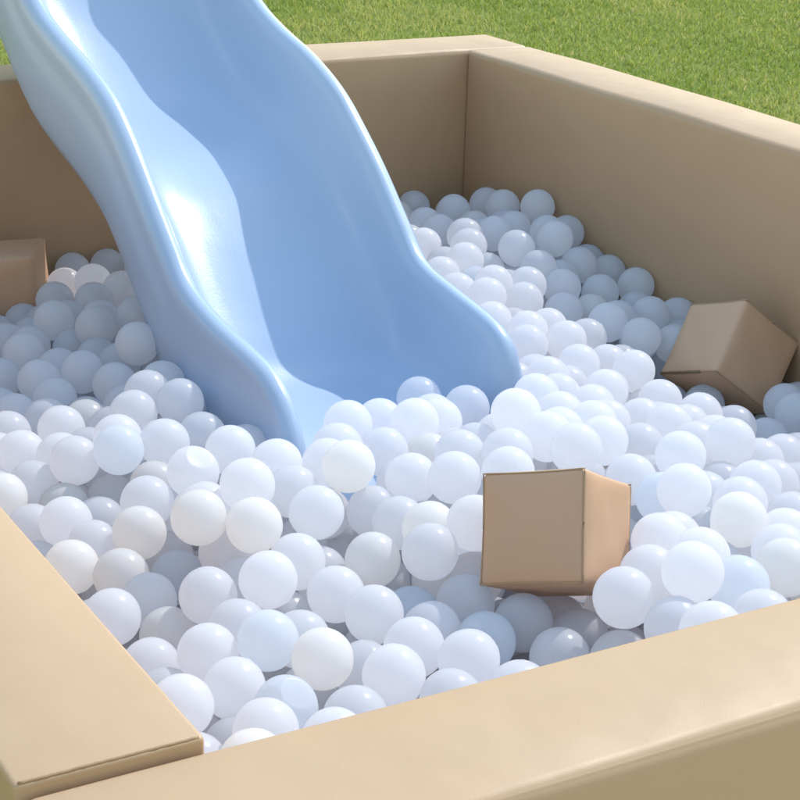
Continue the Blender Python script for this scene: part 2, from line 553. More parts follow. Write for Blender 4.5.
BALLS = [
(1945, 3304, -320, '', "shaded white ball, first down the slide's far rim from the back wall"),
(1961, 3167, -298, '', 'shaded white ball, first from the slide in seventh row up between slide and long wall'),
(2029, 3149, -286, '', 'shaded white ball, first along the long shaded wall from the back corner'),
(2025, 3080, -274, '', 'shaded white ball, second along the long shaded wall from the back corner'),
(2043, 2980, -253, '', 'shaded white ball, third along the long shaded wall from the back corner'),
(1871, 3131, -308, '', "shaded white ball, third down the slide's far rim from the back wall"),
(1863, 3061, -304, '', 'shaded white ball, first from the slide in sixth row up between slide and long wall'),
(1765, 2955, -296, '', "sunlit white ball, fourth down the slide's far rim from the back wall"),
(1840, 2927, -278, '', 'sunlit white ball, second from the slide in sixth row up between slide and long wall'),
(1810, 2863, -279, '', 'sunlit white ball, third from the slide in sixth row up between slide and long wall'),
(1909, 2929, -281, '', 'shaded white ball, fourth from the slide in sixth row up between slide and long wall'),
(1866, 2784, -269, '', 'shaded white ball, sixth from the slide in sixth row up between slide and long wall'),
(1973, 2957, -284, '', 'white ball, fifth from the slide in sixth row up between slide and long wall'),
(1988, 2863, -272, '', 'shaded white ball, eighth from the slide in sixth row up between slide and long wall'),
(1963, 2799, -265, '', 'shaded white ball, ninth from the slide in sixth row up between slide and long wall'),
(2052, 2887, -285, '', 'shaded white ball, fourth along the long shaded wall from the back corner'),
(1986, 2747, -306, '', 'shaded white ball, seventh from the slide in fifth row up between slide and long wall'),
(1924, 2718, -317, '', 'shaded white ball, sixth from the slide in fifth row up between slide and long wall'),
(1863, 2704, -287, '', 'shaded white ball, fifth from the slide in fifth row up between slide and long wall'),
(1755, 2787, -281, '', 'sunlit white ball, first from the slide in fifth row up between slide and long wall'),
(1676, 2740, -287, '', "sunlit white ball, sixth down the slide's far rim from the back wall"),
(1736, 2657, -288, '', 'sunlit white ball, third from the slide in fifth row up between slide and long wall'),
(1804, 2650, -297, '', 'sunlit white ball, fourth from the slide in fifth row up between slide and long wall'),
(1872, 2637, -306, '', 'shaded white ball, second from the slide in fourth row up between slide and long wall'),
(1663, 2663, -295, '', "sunlit white ball, eighth down the slide's far rim from the back wall"),
(1683, 2596, -288, '', "sunlit white ball, ninth down the slide's far rim from the back wall"),
(1761, 2595, -306, '', 'sunlit white ball, first from the slide in fourth row up between slide and long wall'),
(1839, 2582, -331, '', 'shaded white ball, third from the slide in fourth row up between slide and long wall'),
(1652, 2528, -309, '', "sunlit white ball, tenth down the slide's far rim from the back wall"),
(1747, 2496, -324, '', 'sunlit white ball, first from the slide in third row up between slide and long wall'),
(1685, 2466, -312, '', "sunlit white ball, twelfth down the slide's far rim from the back wall"),
(1725, 2409, -318, '', 'sunlit white ball, first from the slide in second row up between slide and long wall'),
(1788, 2437, -331, '', 'sunlit white ball, second from the slide in third row up between slide and long wall'),
(1646, 2408, -314, '', "sunlit white ball, thirteenth down the slide's far rim from the back wall"),
(1669, 2292, -316, '', 'sunlit white ball, second from the slide in second row up between slide and long wall'),
(1554, 2214, -296, '', 'sunlit white ball, first from the slide in first row up between slide and long wall'),
(1467, 2116, -279, '', 'sunlit white ball, eleventh across the slide mouth from its lower toe'),
(1530, 2149, -299, '', 'sunlit white ball, first from the side wall in ninth row of the middle heap'),
(1545, 2081, -297, '', 'sunlit white ball, first from the slide side in fourth row past the near cube'),
(1461, 2045, -283, '', 'sunlit white ball, fifth from the side wall in eighth row of the middle heap'),
(1372, 2295, -328, '', 'shaded white ball, fifth across the slide mouth from its lower toe'),
(1336, 2195, -317, '', 'sunlit white ball, sixth across the slide mouth from its lower toe'),
(1405, 2209, -319, '', 'shaded white ball, eighth across the slide mouth from its lower toe'),
(2052, 2743, -328, '', 'shaded white ball, sixth along the long shaded wall from the back corner'),
(2052, 2653, -329, '', 'shaded white ball, seventh along the long shaded wall from the back corner'),
(1965, 2646, -330, '', 'shaded white ball, fourth from the slide in fourth row up between slide and long wall'),
(1914, 2521, -339, '', 'shaded white ball, fifth from the slide in third row up between slide and long wall'),
(1861, 2478, -324, '', 'shaded white ball, fourth from the slide in third row up between slide and long wall'),
(1984, 2517, -339, '', 'shaded white ball, seventh from the slide in third row up between slide and long wall'),
(2052, 2522, -351, '', 'shaded white ball, eighth clockwise round the tipped cube from its upper left corner'),
(1879, 2404, -332, '', 'shaded white ball, sixth from the slide in third row up between slide and long wall'),
(1946, 2396, -351, '', 'shaded white ball, sixth clockwise round the tipped cube from its upper left corner'),
(1736, 2304, -330, '', 'sunlit white ball, third from the slide in second row up between slide and long wall'),
(1737, 2235, -318, '', 'sunlit white ball, fifth from the slide in first row up between slide and long wall'),
(1713, 2131, -331, '', 'sunlit white ball, seventh from the slide side in fourth row past the near cube'),
(1619, 2149, -306, '', 'sunlit white ball, third from the slide in first row up between slide and long wall'),
(1721, 2043, -325, '', 'sunlit white ball, third clockwise round the tipped cube from its upper left corner'),
(1976, 2135, -380, '', 'shaded white ball, first clockwise round the tipped cube from its upper left corner'),
(1524, 2014, -295, '', 'sunlit white ball, third from the slide side in fourth row past the near cube'),
(1431, 1897, -265, '', 'sunlit white ball, first from the slide side in third row past the near cube'),
(1592, 2021, -306, '', 'sunlit white ball, fourth from the slide side in fourth row past the near cube'),
(1653, 2056, -333, '', 'sunlit white ball, sixth from the slide side in fourth row past the near cube'),
(1589, 1952, -291, '', 'sunlit white ball, eighth from the slide side in fourth row past the near cube'),
(1583, 1883, -293, '', 'sunlit white ball, fourth from the slide side in third row past the near cube'),
(1653, 1989, -315, '', 'sunlit white ball, ninth from the slide side in fourth row past the near cube'),
(1648, 1919, -307, '', 'sunlit white ball, fifth from the slide side in third row past the near cube'),
(1784, 2035, -353, '', 'shaded white ball, second clockwise round the tipped cube from its upper left corner'),
(1847, 2029, -382, '', 'shaded white ball, eighth from the slide side in third row past the near cube'),
(1945, 2073, -370, '', 'shaded white ball, tenth from the slide side in fourth row past the near cube'),
(1591, 1819, -267, '', 'sunlit white ball, sixth from the slide side in third row past the near cube'),
(1523, 1932, -303, '', 'sunlit white ball, second from the slide side in third row past the near cube'),
(1511, 1826, -276, '', 'sunlit white ball, third from the slide side in third row past the near cube'),
(1427, 1823, -294, '', 'sunlit white ball, sixth clockwise round the near cube from its upper left corner'),
(1731, 1863, -331, '', 'sunlit white ball, ninth from the slide side in third row past the near cube'),
(1791, 1895, -350, '', 'shaded white ball, tenth from the slide side in third row past the near cube'),
(1667, 1840, -318, '', 'sunlit white ball, seventh from the slide side in third row past the near cube'),
(1555, 1720, -288, '', 'sunlit white ball, fifth from the slide side in second row past the near cube'),
(1615, 1750, -308, '', 'sunlit white ball, sixth from the slide side in second row past the near cube'),
(1677, 1772, -332, '', 'sunlit white ball, seventh from the slide side in second row past the near cube'),
(1475, 1656, -273, '', 'sunlit white ball, fourth from the slide side in second row past the near cube'),
(1412, 1693, -257, '', 'sunlit white ball, first from the slide side in second row past the near cube'),
(1405, 1577, -250, 'c', 'sunlit cream ball, third from the slide side in first row past the near cube'),
(1553, 1641, -303, '', 'sunlit white ball, fourth from the slide side in first row past the near cube'),
(1466, 1558, -276, '', 'sunlit white ball, sixteenth in second row off the near wall from the squared wall end'),
(1416, 1510, -268, '', 'sunlit white ball, fifteenth in second row off the near wall from the squared wall end'),
(1284, 1575, -254, '', 'sunlit white ball, tenth clockwise round the near cube from its upper left corner'),
(1336, 1615, -278, '', 'sunlit white ball, first from the slide side in first row past the near cube'),
(1289, 1506, -246, '', 'sunlit white ball, twelfth in second row off the near wall from the squared wall end'),
(1226, 1443, -225, '', 'sunlit white ball, eleventh in second row off the near wall from the squared wall end'),
(1220, 1511, -256, '', 'sunlit white ball, twelfth clockwise round the near cube from its upper left corner'),
(1375, 1455, -256, 'c', 'sunlit cream ball, twenty-third along the near wall from the squared wall end'),
(1159, 1477, -257, '', 'sunlit white ball, thirteenth clockwise round the near cube from its upper left corner'),
(1290, 1437, -253, 'b', 'sunlit bluish ball, twenty-first along the near wall from the squared wall end'),
(1269, 1370, -261, '', 'sunlit white ball, twenty-second along the near wall from the squared wall end'),
(1250, 2101, -279, '', 'sunlit white ball, first from the side wall in eighth row of the middle heap'),
(1309, 2133, -299, '', 'sunlit white ball, seventh across the slide mouth from its lower toe'),
(1343, 1984, -240, '', 'sunlit white ball, tenth across the slide mouth from its lower toe'),
(1289, 2000, -288, '', 'half-hidden white ball, twenty-third clockwise round the near cube from its upper left corner'),
(1351, 1916, -252, '', 'sunlit white ball, third from the side wall in eighth row of the middle heap'),
(1402, 1960, -269, '', 'sunlit white ball, fourth from the side wall in eighth row of the middle heap'),
(1470, 1975, -275, '', 'sunlit white ball, second from the slide side in fourth row past the near cube'),
(1349, 1846, -244, '', 'sunlit white ball, fourth clockwise round the near cube from its upper left corner'),
(1279, 1904, -260, '', 'sunlit white ball, second clockwise round the near cube from its upper left corner'),
(1242, 1845, -259, '', 'sunlit white ball, first clockwise round the near cube from its upper left corner'),
(1237, 1957, -274, '', 'sunlit white ball, twenty-second clockwise round the near cube from its upper left corner'),
(1179, 1875, -266, '', 'sunlit white ball, twenty-first clockwise round the near cube from its upper left corner'),
(1169, 1993, -318, '', 'sunlit white ball, eighth from the side wall in sixth row of the middle heap'),
(1149, 1935, -285, '', 'sunlit white ball, ninth from the side wall in sixth row of the middle heap'),
(1092, 1790, -287, 'c', 'sunlit cream ball, fourteenth from the side wall in fifth row of the middle heap'),
(1121, 1732, -261, '', 'sunlit white ball, twentieth clockwise round the near cube from its upper left corner'),
(1087, 1857, -305, '', 'sunlit white ball, thirteenth from the side wall in fifth row of the middle heap'),
(1056, 1728, -285, '', 'white ball, ninth from the side wall in fourth row of the middle heap'),
(1110, 1711, -327, '', 'sunlit white ball, nineteenth clockwise round the near cube from its upper left corner'),
(1065, 1658, -324, '', 'shaded white ball, eighteenth clockwise round the near cube from its upper left corner'),
(1018, 1703, -350, 'b', 'half-hidden bluish ball, seventh in second row off the near wall from the squared wall end'),
(1104, 1592, -329, '', 'shaded white ball, sixteenth clockwise round the near cube from its upper left corner'),
(981, 2141, -290, '', "sunlit white ball, second up against the slide's outer face from its toe"),
(998, 2032, -274, '', "sunlit white ball, first up against the slide's outer face from its toe"),
(1162, 2138, -281, '', 'sunlit white ball, third across the slide mouth from its lower toe'),
(1109, 2068, -282, '', 'sunlit white ball, second across the slide mouth from its lower toe'),
(1065, 2014, -278, '', 'sunlit white ball, first across the slide mouth from its lower toe'),
(1061, 1948, -256, 'c', 'sunlit cream ball, fifth from the side wall in seventh row of the middle heap'),
(1177, 2060, -297, '', 'sunlit white ball, sixth from the side wall in seventh row of the middle heap'),
(1230, 2166, -298, '', 'sunlit white ball, fourth across the slide mouth from its lower toe'),
(910, 1935, -250, '', 'sunlit white ball, sixth from the side wall in sixth row of the middle heap'),
(988, 1964, -284, '', 'sunlit white ball, seventh from the side wall in sixth row of the middle heap'),
(869, 1974, -290, '', 'sunlit white ball, eighth from the side wall in fifth row of the middle heap'),
(835, 1916, -272, 'c', 'sunlit cream ball, seventh from the side wall in fifth row of the middle heap'),
(890, 1873, -276, 'c', 'sunlit cream ball, ninth from the side wall in fifth row of the middle heap'),
(987, 1894, -286, '', 'sunlit white ball, tenth from the side wall in fifth row of the middle heap'),
(1087, 1926, -317, '', 'white ball, twelfth from the side wall in fifth row of the middle heap'),
(1021, 1807, -322, 'c', 'sunlit cream ball, eighth from the side wall in fourth row of the middle heap'),
(972, 1855, -351, '', 'sunlit white ball, sixth from the side wall in third row of the middle heap'),
(866, 1784, -306, '', 'sunlit white ball, fifth from the side wall in third row of the middle heap'),
(945, 1760, -332, '', 'sunlit white ball, seventh from the side wall in third row of the middle heap'),
(801, 1813, -326, '', 'sunlit white ball, third from the side wall in third row of the middle heap'),
(955, 1683, -326, '', 'sunlit white ball, fourth from the side wall in second row of the middle heap'),
(924, 1823, -311, '', 'sunlit white ball, fourth from the side wall in fourth row of the middle heap'),
(861, 1846, -340, '', 'half-hidden white ball, fourth from the side wall in third row of the middle heap'),
(786, 2513, -365, '', 'sunlit white ball, first from the side wall in first row up beside the slide'),
(748, 2455, -372, '', 'sunlit white ball, first from the side wall in seventh row of the middle heap'),
(766, 2391, -349, '', 'sunlit white ball, second from the side wall in first row up beside the slide'),
(853, 2533, -362, '', 'shaded white ball, third from the side wall in second row up beside the slide'),
(897, 2478, -352, 'c', 'shaded cream ball, fifth from the side wall in second row up beside the slide'),
(926, 2358, -302, '', 'sunlit white ball, eighth from the side wall in second row up beside the slide'),
(843, 2436, -339, '', 'sunlit white ball, third from the side wall in first row up beside the slide'),
(874, 2288, -307, '', 'sunlit white ball, sixth from the side wall in first row up beside the slide'),
(850, 2222, -296, 'b', 'sunlit bluish ball, seventh from the side wall in first row up beside the slide'),
(805, 2333, -339, '', 'sunlit white ball, second from the side wall in seventh row of the middle heap'),
(802, 2267, -320, '', 'sunlit white ball, third from the side wall in seventh row of the middle heap'),
(886, 2183, -341, 'c', 'half-hidden cream ball, fifth from the side wall in sixth row of the middle heap'),
(903, 2090, -289, 'd', 'sunlit dented ball, fourth from the side wall in seventh row of the middle heap'),
(750, 2294, -358, '', 'sunlit white ball, first from the side wall in sixth row of the middle heap'),
(692, 2255, -351, 'c', 'sunlit cream ball, tenth up along the side wall from its squared end'),
(840, 2227, -370, '', 'half-hidden white ball, third from the side wall in sixth row of the middle heap'),
(834, 2082, -316, '', 'white ball, fourth from the side wall in sixth row of the middle heap'),
(885, 2114, -352, '', 'half-hidden white ball, fifth from the side wall in fifth row of the middle heap'),
(741, 2137, -350, '', 'sunlit white ball, second from the side wall in fifth row of the middle heap'),
(799, 2169, -373, '', 'half-hidden white ball, third from the side wall in fifth row of the middle heap'),
(714, 2195, -378, '', 'sunlit white ball, ninth up along the side wall from its squared end'),
(799, 2024, -330, 'c', 'sunlit cream ball, fourth from the side wall in fifth row of the middle heap'),
(754, 2069, -359, '', 'white ball, first from the side wall in fourth row of the middle heap'),
(705, 2019, -356, 'c', 'sunlit cream ball, eighth up along the side wall from its squared end'),
(828, 1969, -375, 'b', 'bluish ball, second from the side wall in third row of the middle heap'),
(760, 1899, -362, '', 'white ball, first from the side wall in second row of the middle heap'),
(699, 1865, -355, '', 'sunlit white ball, fifth up along the side wall from its squared end'),
(986, 2249, -308, '', "shaded white ball, fourth up against the slide's outer face from its toe"),
(920, 2228, -300, '', 'sunlit white ball, ninth from the side wall in first row up beside the slide'),
(883, 2033, -324, '', 'sunlit white ball, sixth from the side wall in fifth row of the middle heap'),
(752, 1969, -357, 'c', 'sunlit cream ball, first from the side wall in third row of the middle heap'),
(1180, 3308, -371, '', 'shaded white ball, first along the back wall from the side wall'),
(1252, 3308, -371, '', "shaded white ball, eleventh up against the slide's outer face from its toe"),
(1152, 3121, -340, '', 'sunlit white ball, first from the side wall in sixth row up beside the slide'),
(1117, 3178, -359, '', 'sunlit white ball, first clockwise round the cube beside the slide'),
(1062, 3078, -352, '', 'shaded white ball, second clockwise round the cube beside the slide'),
(1173, 3031, -332, '', "shaded white ball, tenth up against the slide's outer face from its toe"),
(1109, 3004, -338, '', 'shaded white ball, first from the side wall in fifth row up beside the slide'),
(1067, 2858, -325, '', 'shaded white ball, third from the side wall in fifth row up beside the slide'),
(1042, 2956, -350, '', 'shaded white ball, third clockwise round the cube beside the slide'),
(999, 2905, -330, '', 'shaded white ball, fourth clockwise round the cube beside the slide'),
(1034, 2794, -314, '', 'shaded white ball, second from the side wall in fifth row up beside the slide'),
(1111, 2806, -309, '', "shaded white ball, ninth up against the slide's outer face from its toe"),
(1030, 2600, -283, '', "shaded white ball, eighth up against the slide's outer face from its toe"),
(924, 2939, -371, '', 'shaded white ball, ninth clockwise round the cube beside the slide'),
(913, 2812, -349, '', 'shaded white ball, first from the side wall in fourth row up beside the slide'),
(944, 2873, -359, '', 'half-hidden white ball, seventh clockwise round the cube beside the slide'),
(859, 2775, -374, '', 'half-hidden white ball, first from the side wall in third row up beside the slide'),
(943, 2726, -353, '', 'shaded white ball, third from the side wall in third row up beside the slide'),
(893, 2677, -350, '', 'shaded white ball, second from the side wall in third row up beside the slide'),
(956, 2651, -336, '', 'shaded white ball, fourth from the side wall in third row up beside the slide'),
(973, 2553, -328, '', 'white ball, fifth from the side wall in third row up beside the slide'),
(892, 2604, -357, '', 'shaded white ball, fourth from the side wall in second row up beside the slide'),
(824, 2596, -370, '', 'shaded white ball, second from the side wall in second row up beside the slide'),
(970, 2412, -295, '', 'shaded white ball, sixth from the side wall in third row up beside the slide'),
(1016, 2464, -303, '', "shaded white ball, sixth up against the slide's outer face from its toe"),
(995, 2347, -291, '', "shaded white ball, fifth up against the slide's outer face from its toe"),
(822, 2665, -384, '', 'half-hidden white ball, first from the side wall in second row up beside the slide'),
(757, 1831, -377, 'c', 'cream ball, first from the side wall in first row of the middle heap'),
(707, 1764, -375, '', 'sunlit white ball, third up along the side wall from its squared end'),
(678, 1607, -338, '', 'sunlit white ball, first up along the side wall from its squared end'),
(751, 1702, -338, '', 'sunlit white ball, second from the side wall in first row of the middle heap'),
(808, 1745, -339, '', 'half-hidden white ball, third from the side wall in first row of the middle heap'),
(814, 1677, -324, 'b', 'sunlit bluish ball, fourth from the side wall in first row of the middle heap'),
(850, 1612, -325, 'c', 'sunlit cream ball, fourth in second row off the near wall from the squared wall end'),
(749, 1626, -344, '', 'sunlit white ball, first in second row off the near wall from the squared wall end'),
(781, 1564, -344, 'bd', 'sunlit dented bluish ball, sixth along the near wall from the squared wall end'),
(733, 1514, -334, '', 'sunlit white ball, fifth along the near wall from the squared wall end'),
(837, 1510, -343, '', 'half-hidden white ball, ninth along the near wall from the squared wall end'),
(899, 1537, -321, '', 'sunlit white ball, tenth along the near wall from the squared wall end'),
(1015, 1766, -379, '', 'half-hidden white ball, fifth from the side wall in second row of the middle heap'),
(787, 1463, -333, '', 'sunlit white ball, eighth along the near wall from the squared wall end'),
(692, 1458, -330, 'c', 'sunlit cream ball, fourth along the near wall from the squared wall end'),
(871, 1708, -351, '', 'sunlit white ball, third in second row off the near wall from the squared wall end'),
(951, 1583, -321, '', 'sunlit white ball, eighth in second row off the near wall from the squared wall end'),
(1002, 1630, -334, '', 'shaded white ball, ninth in second row off the near wall from the squared wall end'),
(1038, 1570, -328, 'b', 'shaded bluish ball, thirteenth along the near wall from the squared wall end'),
(987, 1524, -317, '', 'sunlit white ball, twelfth along the near wall from the squared wall end'),
(937, 1478, -332, '', 'sunlit white ball, eleventh along the near wall from the squared wall end'),
(1013, 1460, -331, '', 'sunlit white ball, fourteenth along the near wall from the squared wall end'),
(1106, 1518, -340, '', 'shaded white ball, fifteenth along the near wall from the squared wall end'),
(1164, 1562, -349, '', 'shaded white ball, sixteenth along the near wall from the squared wall end'),
(1155, 1469, -332, '', 'half-hidden white ball, seventeenth along the near wall from the squared wall end'),
(1179, 1348, -246, '', 'sunlit white ball, twentieth along the near wall from the squared wall end'),
(1184, 1413, -271, '', 'white ball, nineteenth along the near wall from the squared wall end'),
(875, 1922, -330, '', 'half-hidden white ball, third from the side wall in fourth row of the middle heap'),
(1427, 1755, -295, 'b', 'sunlit bluish ball, eighth clockwise round the near cube from its upper left corner'),
(909, 1621, -359, '', 'sunlit white ball, fifth in second row off the near wall from the squared wall end'),
(772, 2231, -372, 'c', 'half-hidden cream ball, first from the side wall in fifth row of the middle heap'),
(1239, 2040, -309, 'c', 'sunlit cream ball, seventh from the side wall in seventh row of the middle heap'),
(1183, 1627, -365, '', 'half-hidden white ball, fifteenth clockwise round the near cube from its upper left corner'),
(844, 2041, -381, '', 'half-hidden white ball, second from the side wall in fourth row of the middle heap'),
(723, 1570, -383, '', 'half-hidden white ball, third along the near wall from the squared wall end'),
(1011, 2845, -364, '', 'half-hidden white ball, second from the side wall in fourth row up beside the slide'),
(894, 1790, -368, '', 'half-hidden white ball, second from the side wall in second row of the middle heap'),
(1026, 2671, -339, '', 'shaded white ball, fourth from the side wall in fourth row up beside the slide'),
(1102, 1778, -355, '', 'sunlit white ball, ninth from the side wall in third row of the middle heap'),
(1006, 3092, -390, '', 'half-hidden white ball, eighth clockwise round the cube beside the slide'),
(1550, 1784, -313, '', 'half-hidden white ball, third from the slide side in second row past the near cube'),
(1905, 2589, -344, 'c', 'shaded cream ball, third from the slide in third row up between slide and long wall'),
(1013, 2736, -348, '', 'shaded white ball, third from the side wall in fourth row up beside the slide'),
(1054, 1838, -374, '', 'half-hidden white ball, eighth from the side wall in third row of the middle heap'),
(1908, 2257, -411, '', 'shaded white ball, fourth clockwise round the tipped cube from its upper left corner'),
(695, 1695, -377, '', 'half-hidden white ball, second up along the side wall from its squared end'),
(1030, 2196, -316, '', "shaded white ball, third up against the slide's outer face from its toe"),
(1442, 1693, -321, 'b', 'sunlit bluish ball, second from the slide side in first row past the near cube'),
(663, 1538, -369, '', 'sunlit white ball, first along the near wall from the squared wall end'),
(1493, 1748, -303, '', 'sunlit white ball, second from the slide side in second row past the near cube'),
(1611, 2239, -327, '', 'sunlit white ball, second from the slide in first row up between slide and long wall'),
(1040, 1974, -329, '', 'half-hidden white ball, eleventh from the side wall in fifth row of the middle heap'),
(856, 1654, -391, '', 'half-hidden white ball, seventh along the near wall from the squared wall end'),
(2017, 2602, -357, '', 'shaded white ball, eighth along the long shaded wall from the back corner'),
(964, 2487, -342, '', 'shaded white ball, seventh from the side wall in second row up beside the slide'),
(912, 2411, -343, '', 'half-hidden white ball, fifth from the side wall in first row up beside the slide'),
(1093, 1986, -391, '', 'half-hidden white ball, seventh from the side wall in fourth row of the middle heap'),
(1039, 1943, -392, '', 'sunlit white ball, sixth from the side wall in fourth row of the middle heap'),
(1814, 2803, -312, '', 'shaded white ball, second from the slide in fifth row up between slide and long wall'),
(1965, 2433, -408, '', 'half-hidden white ball, fifth clockwise round the tipped cube from its upper left corner'),
(986, 1936, -348, '', 'half-hidden white ball, fifth from the side wall in fourth row of the middle heap'),
(860, 2370, -353, '', 'half-hidden white ball, fourth from the side wall in first row up beside the slide'),
(1749, 2850, -305, '', "half-hidden white ball, fifth down the slide's far rim from the back wall"),
(694, 2121, -398, '', 'half-hidden white ball, seventh up along the side wall from its squared end'),
(957, 1802, -394, '', 'half-hidden white ball, third from the side wall in second row of the middle heap'),
(1955, 3075, -310, 'c', 'half-hidden cream ball, second from the slide in seventh row up between slide and long wall'),
(844, 1754, -397, '', 'half-hidden white ball, second in second row off the near wall from the squared wall end'),
(1739, 2725, -309, 'b', "sunlit bluish ball, seventh down the slide's far rim from the back wall"),
(1593, 2305, -326, '', "sunlit white ball, fourteenth down the slide's far rim from the back wall"),
(1419, 1816, -362, 'b', 'half-hidden bluish ball, ninth clockwise round the near cube from its upper left corner'),
(981, 2975, -378, '', 'shaded white ball, sixth clockwise round the cube beside the slide'),
(866, 2300, -375, '', 'half-hidden white ball, second from the side wall in sixth row of the middle heap'),
(752, 2018, -407, '', 'half-hidden white ball, sixth up along the side wall from its squared end'),
(1375, 1864, -303, '', 'half-hidden white ball, fifth clockwise round the near cube from its upper left corner'),
(1249, 1612, -355, '', 'half-hidden white ball, fourteenth clockwise round the near cube from its upper left corner'),
(1227, 1554, -381, '', 'half-hidden white ball, eighteenth along the near wall from the squared wall end'),
(1349, 2031, -293, '', 'sunlit white ball, second from the side wall in eighth row of the middle heap'),
(2052, 2813, -325, '', 'shaded white ball, fifth along the long shaded wall from the back corner'),
(1499, 1872, -326, '', 'sunlit white ball, seventh clockwise round the near cube from its upper left corner'),
(1467, 1608, -324, '', 'sunlit white ball, fourteenth in second row off the near wall from the squared wall end'),
(920, 2540, -372, '', 'half-hidden white ball, sixth from the side wall in second row up beside the slide'),
(1342, 1962, -305, '', 'half-hidden white ball, third clockwise round the near cube from its upper left corner'),
(1371, 1768, -352, '', 'half-hidden white ball, eleventh clockwise round the near cube from its upper left corner'),
(1119, 1649, -366, '', 'shaded white ball, tenth in second row off the near wall from the squared wall end'),
(1713, 2555, -335, '', "half-hidden white ball, eleventh down the slide's far rim from the back wall"),
(1791, 2340, -349, '', 'shaded white ball, fourth from the slide in second row up between slide and long wall'),
(1201, 1929, -330, '', 'half-hidden white ball, tenth from the side wall in sixth row of the middle heap'),
(1359, 1555, -298, '', 'half-hidden white ball, thirteenth in second row off the near wall from the squared wall end'),
(1224, 1824, -409, '', 'half-hidden white ball, seventeenth clockwise round the near cube from its upper left corner'),
(745, 1893, -439, '', 'half-hidden white ball, fourth up along the side wall from its squared end'),
(706, 1633, -404, '', 'half-hidden white ball, second along the near wall from the squared wall end'),
(945, 3060, -395, '', 'shaded white ball, tenth clockwise round the cube beside the slide'),
(1079, 2631, -319, '', "shaded white ball, seventh up against the slide's outer face from its toe"),
(1674, 2217, -336, '', 'sunlit white ball, fourth from the slide in first row up between slide and long wall'),
(1729, 2188, -368, '', 'sunlit white ball, fifth from the slide side in fourth row past the near cube'),
(970, 1720, -398, '', 'half-hidden white ball, sixth in second row off the near wall from the squared wall end'),
(1873, 3249, -322, 'c', "shaded cream ball, second down the slide's far rim from the back wall"),
(1995, 3022, -300, '', 'shaded white ball, third from the slide in seventh row up between slide and long wall'),
(1024, 3027, -376, '', 'shaded white ball, fifth clockwise round the cube beside the slide'),
(1532, 2273, -320, '', 'sunlit white ball, ninth across the slide mouth from its lower toe'),
(1930, 2847, -303, '', 'half-hidden white ball, seventh from the slide in sixth row up between slide and long wall'),
(2015, 2465, -372, '', 'shaded white ball, seventh clockwise round the tipped cube from its upper left corner'),
(939, 2296, -329, '', 'sunlit white ball, eighth from the side wall in first row up beside the slide'),
]
